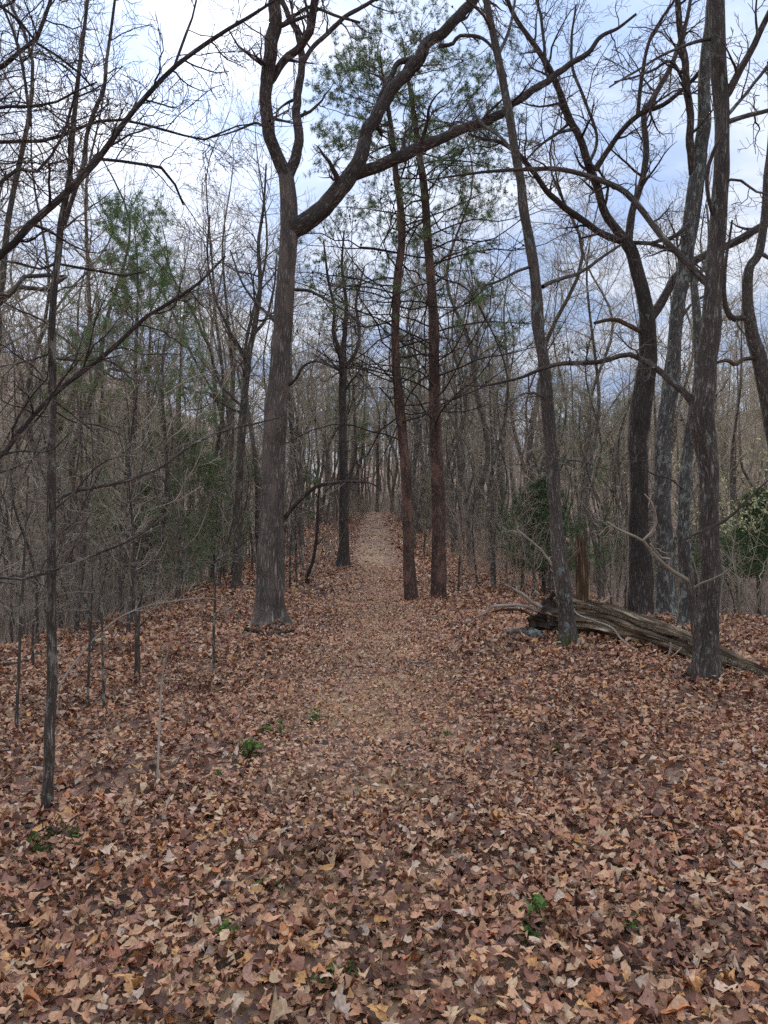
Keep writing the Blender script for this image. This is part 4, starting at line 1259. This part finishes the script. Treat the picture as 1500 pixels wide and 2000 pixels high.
hero('dead_stick', 'long pale dead stick leaning across the fallen log', [(1112, 1180, 2.5), (1125, 1197, 3), (1160, 1212, 3.5), (1195, 1226, 3.5), (1215, 1250, 4), (1250, 1275, 4), (1290, 1303, 3)], 9.1, dd=-0.9, mat=M_PALE, seed=81, sides=7, flare=None, sink=-0.55, cat='stick', step=0.05)
hero('dead_stick', 'forked pale twig propped on the lower end of the log', [(1290, 1306, 4), (1302, 1285, 4), (1309, 1270, 4), (1310, 1255, 3)], 8.1, mat=M_PALE, seed=82, sides=7, flare=None, sink=0.0, cat='stick', step=0.04,
     limbs=[dict(pts=[(1300, 1290, 3), (1318, 1278, 3), (1332, 1264, 2.5)], side=False)])
hero('dead_stick', 'short pale broken stick propped beside the mossy tree foot', [(1118, 1292, 7), (1126, 1270, 7), (1132, 1247, 6)], 8.45, mat=M_PALE, seed=83, sides=8, flare=None, sink=0.0, cat='stick', step=0.04)
hero('dead_stick', 'pale twig lying by the far end of the log', [(1440, 1352, 4), (1465, 1338, 4), (1490, 1326, 3)], 7.1, mat=M_PALE, seed=84, sides=7, flare=None, sink=-0.02, cat='stick', step=0.04)

# broken snag
SN = [(1138, 1190, 30), (1138, 1160, 27), (1137, 1119, 25), (1136, 1085, 23), (1134, 1068, 20)]
sroot, sq = hero('broken_snag', 'broken orange brown snag with a splintered top behind the log', SN, 11.2, mat=M_SNAG, seed=85, sides=24, flare=(0.3, 0.12), rough=0.22, cat='snag')
for i in range(9):
    a = i / 9 * 6.28
    top = sq[-1]
    h = 0.10 + 0.20 * lrng.random() * (1.4 if math.cos(a) < 0 else 0.6)
    p0 = top[:3] + np.array([math.cos(a), math.sin(a), 0]) * top[3] * 0.75
    p = np.array([np.append(p0 - [0, 0, 0.12], 0.03), np.append(p0 + [0, 0, h * 0.4], 0.018), np.append(p0 + [0.03 * lrng.normal(), 0, h], 0.004)])
    q = catmull(p, 0.04)
    mb = MB(); tubes(mb, q[:, :3], q[:, 3], 5, lrng)
    link('splinter', mb.mesh('splinter', M_SNAG, np.array(sroot.location), smooth=False), sroot)
q = catmull(trace([(1132, 1075, 7), (1122, 1085, 7), (1110, 1098, 5), (1106, 1112, 4)], 11.1, -0.1), 0.04)
mb = MB(); tubes(mb, q[:, :3], q[:, 3], 6, lrng, 0.1)
link('limb', mb.mesh('limb', M_SNAG, np.array(sroot.location)), sroot)

# rotten chunk and stick at the oak foot, sticks in the litter
def chunk(name, label, px, d, size, mat, sq=(1.5, 0.8, 0.55), yaw=0.4):
    u = np.linspace(0, np.pi, 12)[:, None]; v_ = np.linspace(0, 2 * np.pi, 17)[None]
    r = size * (1 + 0.8 * vnoise(v_ * 1.4 + px, u * 2.1) + 0.6 * vnoise(v_ * 3.3 + px, u * 4 + 9))
    r[:, -1] = r[:, 0]
    X = r * np.sin(u) * np.cos(v_) * sq[0]; Y = r * np.sin(u) * np.sin(v_) * sq[1]; Z = r * np.cos(u) * sq[2] * np.ones_like(v_)
    c, s = math.cos(yaw), math.sin(yaw)
    ii_ = np.arange(11)[:, None] * 17 + np.arange(16)[None]
    mb = MB(); mb.add(np.stack([X * c - Y * s, X * s + Y * c, Z], -1), np.stack([ii_, ii_ + 17, ii_ + 18, ii_ + 1], -1).reshape(-1, 4))
    g = gp(px, d, size * 0.45)
    return tag(link(name, mb.mesh(name, mat), None, tuple(g)), label, 'wood chunk')


chunk('rotten_wood_chunk', 'mottled grey rotten wood chunk on leaves near the root plate', 1030, 9.35, 0.15, M_GREY, (1.6, 0.7, 0.55), -0.5)

STICKS = [((478, 1232), (575, 1222), 9.9, 9.9, 9, M_OAKLIMB, 'mossy stick lying against the foot of the big oak'),
          ((5, 1640), (150, 1674), 3.75, 3.6, 7, M_SAP, 'grey stick lying by the foot of the speckled young tree'),
          ((430, 1735), (505, 1742), 3.25, 3.2, 5, M_PALE, 'thin pale stick lying on leaves below the path'),
          ((0, 1310), (90, 1292), 7.6, 8.1, 11, M_DARK, 'dark fallen branch at the edge of the leafy slope'),
          ((800, 1306), (865, 1312), 7.8, 7.7, 4, M_TWIG, 'thin dark twig lying across the path'),
          ((1185, 1795), (1240, 1797), 3.02, 3.0, 3, M_PALE, 'tiny pale twig among curled oak leaves'),
          ((820, 1818), (850, 1822), 2.93, 2.9, 3.5, M_PALE, 'short pale twig on the trodden leaves'),
          ((1330, 1268), (1420, 1240), 8.9, 9.6, 5, M_PALE, 'pale fallen branch behind the lower log')]
for i, (a, b_, d0, d1, w, m_, lab) in enumerate(STICKS):
    xa = (a[0] - 750) / F * d0; xb = (b_[0] - 750) / F * d1
    n = 7
    k = np.linspace(0, 1, n)
    X = xa + (xb - xa) * k; Y = d0 + (d1 - d0) * k
    wv = np.hypot(xb - xa, d1 - d0) * 0.05
    Y = Y + wv * vnoise(k * 4 + i * 9, 0 * k + 3.3)
    r = w / 2 / F * d0
    Z = height(X, Y) + 0.045 + r + 0.02 * vnoise(k * 3 + i, 0 * k + 8.8)
    q = catmull(np.stack([X, Y, Z, r * (1 - 0.5 * k)], -1), 0.04)
    mb = MB(); tubes(mb, q[:, :3], q[:, 3], 7, lrng, 0.15)
    P1, R1 = grow(q[None, :, :3], q[None, :, 3], lrng, 3, 0.2, 0.9, 40, 0.12, 0.6, 0.0015, 4, up=0.0, flat=0.8)
    tubes(mb, P1, R1, 4, lrng)
    base_ = q[0, :3]
    tag(link('fallen_stick', mb.mesh('fallen_stick', m_, base_), None, tuple(base_)), lab, 'stick', 'sticks lying in the leaves')

# curled strip of pale bark
th = np.linspace(-1.9, 1.9, 12)
L = np.linspace(0, 0.10, 6)
X = 0.014 * np.sin(th)[None] * (1 - 0.3 * (L[:, None] / 0.10)); Z = 0.014 * (1 - np.cos(th))[None] + 0 * L[:, None]
Yl = np.broadcast_to(L[:, None], X.shape)
V = np.stack([X, Yl, Z], -1)
V2 = np.stack([X * 0.86, Yl, 0.0015 + Z * 0.9], -1)
ii_ = np.arange(5)[:, None] * 12 + np.arange(11)[None]
f = np.stack([ii_, ii_ + 1, ii_ + 13, ii_ + 12], -1).reshape(-1, 4)
mb = MB(); mb.add(V, f); mb.add(V2, f[:, ::-1])
o = tag(link('bark_curl', mb.mesh('bark_curl', M_SNAG), None, tuple(gp(425, 2.56, 0.07))), 'curled strip of pale bark lying on brown leaves', 'bark')
o.rotation_euler = (0.05, 0.1, -0.75)

# green sprigs poking through the leaves
SPR = [(490, 1478, 0.12, 'bright green leafy sprig on the open leaves'), (527, 1440, 0.10, 'small green sprig uphill of the bright green sprig'),
       (622, 1412, 0.09, 'dark green sprig at the edge of the path'), (100, 1672, 0.10, 'green sprig beside the foot of the speckled young tree'),
       (415, 1525, 0.05, 'tiny pale green seedling in the leaves'), (625, 1640, 0.05, 'tiny dark green seedling on the path'), (440, 1845, 0.07, 'low green seedling below the path'),
       (395, 1665, 0.05, 'little green seedling beside the pale stick'), (650, 1925, 0.06, 'wispy green grass tuft on trodden leaves'), (1040, 1815, 0.10, 'thin stalked green sprig among curled oak leaves'),
       (1237, 1835, 0.05, 'small round green seedling near a tiny pale twig'), (870, 1445, 0.05, 'faint green sprout in the trodden leaves'), (955, 1275, 0.07, 'green tuft near the rotten chunk'),
       (530, 1735, 0.06, 'green seedling at the end of the pale stick'), (1090, 1470, 0.05, 'dull green sprout on the bank below the log')]
for i, (px, py_, h, lab) in enumerate(SPR):
    d = EYE / ((py_ - 1000) / F)
    h = h * 1.0 + 0.04
    g = gp(px, d, 0.035)
    rgx = np.random.default_rng(200 + i)
    root = thing('green_sprig', lab, 'sprig', g, 'green sprigs in the leaf litter')
    a, b_, e = shrub(rgx, h, 5, h * 0.8, 3, 2, 0.0016, 0.0007)
    link('stem', a.mesh('stem', M_GREEN), root)
    mbl = MB()
    leafy_faces(mbl, np.concatenate([e[:, -1], e[:, 1]]), rgx, h * 0.13, 2)
    link('leaf_cluster', mbl.mesh('leaf_cluster', M_GREEN, smooth=False), root)

# leaves drifted against the trunks and under the log
mb = MB()
dx, dy, dl = [], [], []
for bx_, by_, br in BASES:
    if not (2.5 < by_ < 24) or br < 0.02:
        continue
    n = int(50 + 260 * br)
    a = lr.random(n) * 6.283
    rr = br * 1.15 + 0.30 * lr.random(n) ** 1.5
    dx.append(bx_ + rr * np.cos(a)); dy.append(by_ + rr * np.sin(a)); dl.append(0.075 * np.exp(-(rr - br) / 0.12))
t_ = lr.random(420)
li_ = (t_ * (len(lq) - 1)).astype(int)
dx.append(lq[li_, 0] + lr.normal(size=420) * 0.16); dy.append(lq[li_, 1] - 0.12 + lr.normal(size=420) * 0.16); dl.append(0.03 + 0 * t_)
scatter(mb, lr, np.concatenate(dx), np.concatenate(dy), 0.03, 0.085, 5, 24, 0.28, 0.05, [0, 1, 2, 3], lift=np.concatenate(dl))
tag(link('leaf_drift', mb.mesh('leaf_drift', M_LEAF), ground), kind='stuff')

# ------------------------------------------------------------------ woods: a few kinds of tree, copied one by one
def forest_tree(rg, H, r0, m1=26, crown=0.4, wid=0.24, fork=False, m2=6, m3=4, rend=0.006, coarse=False):
    n1, n2, n3 = (4, 3, 2) if coarse else (8, 5, 4)
    n = 26
    z = np.linspace(-0.2, H, n)
    ph = rg.random() * 90
    tr = np.stack([vnoise(z * 0.3 + ph, 2 + 0 * z) * 1.5 * sstep(0, 4, z), vnoise(z * 0.3 + ph, 7 + 0 * z) * 1.5 * sstep(0, 4, z), z], -1)
    R = r0 * (1 - np.linspace(0, 1, n) ** 1.1 * 0.93)
    mbt, mbb, mbw = MB(), MB(), MB()
    tubes(mbt, tr, R, 9, rg, 0.08, (0.45, 0.2))
    P, RR = tr[None], R[None]
    if fork:
        Pf, Rf = grow(P, RR, rg, 2, crown * 0.85, crown * 1.25, 24, H * 0.5, 0.75, 0.012, 14, wig=0.7, up=0.7, tl=0)
        tubes(mbt, Pf, Rf, 7, rg)
        Pa, Ra = grow(Pf, Rf, rg, m1 // 3, 0.15, 1, 48, H * wid * 0.7, 0.42, rend * 1.6, 8, wig=0.55, up=0.5, tl=0.5)
        Pb, Rb = grow(P, RR, rg, m1 // 2, crown, 0.98, 52, H * wid, 0.40, rend * 1.6, 8, wig=0.55, up=0.5, tl=0.6)
        P1, R1 = np.concatenate([Pa, Pb]), np.concatenate([Ra, Rb])
    else:
        P1, R1 = grow(P, RR, rg, m1, crown, 0.98, 52, H * wid, 0.40, rend * 1.6, n1, wig=0.55, up=0.55, tl=0.6)
    tubes(mbb, P1, R1, 3 if coarse else 4, rg)
    P2, R2 = grow(P1, R1, rg, m2, 0.2, 1, 46, H * wid * 0.42, 0.6, rend, n2, wig=0.5, up=0.4)
    tubes(mbb, P2, R2, 3, rg)
    P3_, R3 = grow(P2, R2, rg, m3, 0.2, 1, 44, H * wid * 0.2, 0.7, rend * 0.8, n3, wig=0.4, up=0.3)
    tubes(mbw, P3_, R3, 3, rg)
    return mbt, mbb, mbw


frng = np.random.default_rng(300)
KIND = {}


def proto(kind, mats, mbs, names):
    KIND.setdefault(kind, []).append([(nm, mb.mesh(nm, mt, smooth=(nm != 'needle_foliage'))) for nm, mb, mt in zip(names, mbs, mats)])


for i in range(7):
    H = [13, 15, 16, 12, 14, 17, 13][i]
    fk = i in (1, 4)
    kw = dict(m1=[22, 26, 28, 20, 26, 28, 24][i], crown=[0.42, 0.36, 0.45, 0.3, 0.4, 0.5, 0.33][i], wid=[0.20, 0.22, 0.18, 0.24, 0.2, 0.17, 0.22][i], fork=fk)
    mbs = forest_tree(frng, H, 0.075 + 0.010 * i, rend=0.0042, **kw)
    proto('forked' if fk else 'bare', (M_FOREST, M_TWIGG, M_TWIGG), mbs, ('trunk', 'crown', 'twig_spray'))
    mbs = forest_tree(frng, H, 0.085 + 0.012 * i, rend=0.0085, m2=5, m3=3, **kw)
    proto('forked_back' if fk else 'bare_back', (M_FOREST, M_TWIGG, M_TWIGG), mbs, ('trunk', 'crown', 'twig_spray'))
for i in range(5):
    H = [5.5, 7, 4.5, 8, 6][i]
    mbs = forest_tree(frng, H, 0.034 + 0.006 * i, m1=17, crown=0.22, wid=0.24, m2=4, m3=3, rend=0.0038)
    proto('sapling', (M_SAP, M_BRUSH, M_BRUSH), mbs, ('trunk', 'crown', 'twig_spray'))
for i in range(4):
    a, b_, e = shrub(frng, [1.8, 2.6, 2.1, 3.0][i], [11, 13, 16, 12][i], [0.7, 0.8, 0.9, 0.7][i], 4, 3, 0.012, 0.0036)
    proto('brush', (M_BRUSH, M_BRUSH), (a, b_), ('stem', 'twig_spray'))
for i in range(3):
    mbs = young_pine(frng, [12, 14, 11][i], [2.0, 1.9, 2.2][i], 56, nper=12, nlen=0.17, t0=[0.45, 0.5, 0.4][i], r0=0.12, nw=0.010)
    proto('pine', (M_PINE, M_TWIGG, M_NEED3), mbs, ('trunk', 'crown', 'needle_foliage'))
for i in range(2):
    mbs = young_pine(frng, [3.0, 2.2][i], [1.1, 0.9][i], 44, nper=12, nlen=0.11, t0=0.12, r0=0.03, nw=0.006)
    proto('seedling_pine', (M_FOREST, M_TWIGG, M_NEED3), mbs, ('trunk', 'crown', 'needle_foliage'))

META = {
    'bare': ('forest_tree', 'bare grey single stemmed tree', 'tree', 'bare single stemmed trees in the woods'),
    'forked': ('forest_tree', 'bare forking grey tree', 'tree', 'bare forking trees in the woods'),
    'sapling': ('understory_sapling', 'bare twiggy sapling', 'sapling', 'understory saplings'),
    'brush': ('brush_clump', 'clump of bare brush stems', 'shrub', 'bare brush clumps'),
    'pine': ('forest_pine', 'dull green pine', 'pine tree', 'dull green pines in the woods'),
    'seedling_pine': ('pine_seedling', 'soft green young pine', 'pine tree', 'small young pines under the bare trees'),
}


def zone(x, y):
    """where in the place it stands, told by things one can find"""
    p = 750 + x / y * F
    deep = 'far back' if y > 38 else ('further in' if y > 24 else 'close by')
    if p < 160: w = 'down the slope past the speckled young tree'
    elif p < 330: w = 'around the bright green feathery pine'
    elif p < 520: w = 'on the slope beside the big oak'
    elif p < 700: w = 'between the big oak and the path'
    elif p < 800: w = 'at the far end of the path'
    elif p < 960: w = 'behind the two reddish pines'
    elif p < 1130: w = 'behind the mossy footed tree and cedar'
    elif p < 1330: w = 'behind the fallen log'
    else: w = 'behind the cedar and budding shrub'
    return w + ', ' + deep


def place(kind, x, y, s, rz, tilt=0.03):
    nm, lab, cat, grp = META[kind]
    kk = kind + '_back' if (y > 36 and kind + '_back' in KIND) else kind
    vi = frng.integers(len(KIND[kk]))
    v = KIND[kk][vi]
    mid = {'bare': 0.9, 'forked': 0.88, 'sapling': 0.72, 'brush': 0.7, 'pine': 0.78, 'seedling_pine': 1.1}[kind]
    size = 'tall' if s > mid else 'short'
    if kind in ('bare', 'forked'):
        size = 'slim' if vi * 2 < len(KIND[kk]) else 'stout'
    elif kind == 'seedling_pine':
        size = 'bushy' if s > mid else 'small'
    root = thing(nm, size + ' ' + lab + ' ' + zone(x, y), cat, (x, y, float(height(x, y))), grp)
    root.rotation_euler = (frng.normal() * tilt, frng.normal() * tilt, rz)
    root.scale = (s, s, s)
    par = root
    for i, (pn, me) in enumerate(v):
        o = link(pn, me, root if i < 2 else par)
        if pn == 'stem':
            o['kind'] = 'stuff'
        if i == 1:
            par = o


def path_clear(x, y, w):
    return abs(x - float(path_x(y))) > w


placed = []


def fill(kind, n, y0, y1, half, cond, smin, smax, sep, tilt=0.03, power=1.0):
    c = 0; tries = 0
    while c < n and tries < n * 60:
        tries += 1
        y = y0 + (y1 - y0) * frng.random() ** power
        x = (frng.random() * 2 - 1) * half * y
        if not cond(x, y):
            continue
        if any((x - a) ** 2 + (y - b) ** 2 < (sep * max(1, y / 25)) ** 2 for a, b, k in placed if k == kind):
            continue
        placed.append((x, y, kind))
        place(kind, x, y, smin + (smax - smin) * frng.random(), frng.random() * 6.28, tilt)
        c += 1


def px_of(x, y):
    return 750 + x / y * F


def open_sky(x, y):      # the path corridor stays open
    return path_clear(x, y, 2.6 if y < 30 else 2.0) or y > 64


def corridor(x, y):      # the path corridor stays open as far as it shows
    return path_clear(x, y, 2.4 if y < 30 else 1.3) or y > 50


def near_green(x, y):    # leave the green pine on the slope in view
    return y < 19 and 150 < px_of(x, y) < 420


fill('bare', 42, 17, 34, 0.57, lambda x, y: corridor(x, y) and not (abs(x) < 4 and y < 20) and (x < 0 or y > 20) and not near_green(x, y), 0.75, 1.1, 1.3)
fill('bare', 110, 34, 82, 0.55, lambda x, y: corridor(x, y), 0.75, 1.1, 0.9)
fill('bare', 60, 36, 84, 0.14, lambda x, y: corridor(x, y), 0.6, 0.95, 0.55)
fill('forked', 4, 12.5, 20, 0.57, lambda x, y: x < -4.5 and not near_green(x, y), 0.75, 0.95, 1.4)
fill('forked', 34, 19, 65, 0.57, lambda x, y: corridor(x, y) and not (abs(x) < 4 and y < 24) and (x < 0 or y > 24), 0.75, 1.0, 1.8)
fill('pine', 34, 26, 70, 0.45, lambda x, y: corridor(x, y) and ((px_of(x, y) > 860 and px_of(x, y) < 1150) or px_of(x, y) < 420 or y > 45), 0.65, 0.9, 1.8)
fill('sapling', 230, 11.5, 48, 0.56, lambda x, y: path_clear(x, y, 1.5) and (x < -3.2 or (x > 1.2 and y > 14.5) or y > 17) and not (near_green(x, y) and frng.random() < 0.6), 0.45, 1.0, 0.5, power=1.3)
fill('sapling', 16, 6.8, 11.5, 0.56, lambda x, y: x < -2.9, 0.3, 0.6, 0.35)
fill('sapling', 40, 46, 74, 0.07, lambda x, y: path_clear(x, y, 1.2) or y > 52, 0.6, 1.0, 0.3)
fill('brush', 210, 10.0, 45, 0.56, lambda x, y: path_clear(x, y, 1.45) and (x < -3.4 or (x > 1.3 and y > 14.2) or y > 18), 0.45, 0.95, 0.45, tilt=0.06, power=1.5)
fill('brush', 90, 40, 66, 0.08, lambda x, y: path_clear(x, y, 0.75) or y > 50, 0.5, 1.0, 0.2, tilt=0.06)
fill('seedling_pine', 50, 16, 58, 0.5, lambda x, y: path_clear(x, y, 1.9) and (px_of(x, y) < 720 or y > 30), 0.8, 1.5, 0.9)

# far-off woods on the hills, one mass
wr = np.random.default_rng(400)
bank = []
for i in range(5):
    a, b_, c_ = forest_tree(wr, 12, 0.10, m1=7, crown=0.35, wid=0.2, m2=3, m3=1, rend=0.022, coarse=True)
    m_ = MB()
    for s_ in (a, b_, c_):
        for v_, f_ in zip(s_.v, s_.f):
            pass
    vv = np.concatenate([np.concatenate(s_.v) for s_ in (b_, c_)])
    ff = []
    o_ = 0
    for s_ in (b_, c_):
        for f_ in s_.f:
            if f_.shape[1] == 4:
                ff.append(f_ + o_)
        o_ += s_.nv
    m2_ = MB()
    z = np.linspace(-0.5, 12, 7)
    tubes(m2_, np.stack([0.2 * np.sin(z * 0.3 + i), 0 * z, z], -1), 0.13 * (1 - z / 14), 5, wr)
    vt = np.concatenate(m2_.v); ft = np.concatenate([f_ for f_ in m2_.f if f_.shape[1] == 4])
    bank.append((np.concatenate([vt, vv]), np.concatenate([ft] + [f_ + len(vt) for f_ in ff])))
mb = MB()
cnt = 0
while cnt < 820:
    y = 66 + 130 * wr.random() ** 1.3
    x = (wr.random() * 2 - 1) * 0.66 * y
    if abs(x - float(path_x(y))) < 2.5 and y < 70:
        continue
    V, f = bank[wr.integers(5)]
    a = wr.random() * 6.28; s = 0.7 + 0.5 * wr.random()
    c, s_ = math.cos(a) * s, math.sin(a) * s
    W = np.stack([V[:, 0] * c - V[:, 1] * s_ + x, V[:, 0] * s_ + V[:, 1] * c + y, V[:, 2] * s + float(height(x, y))], -1)
    mb.add(W, f, W)
    cnt += 1
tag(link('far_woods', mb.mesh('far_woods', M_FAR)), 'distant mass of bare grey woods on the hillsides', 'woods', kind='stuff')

tot = sum(len(m.polygons) for m in bpy.data.meshes)
print('POLYS', tot, 'OBJECTS', len(bpy.data.objects))
for m in sorted(bpy.data.meshes, key=lambda m: -len(m.polygons))[:12]:
    print(m.name, len(m.polygons))
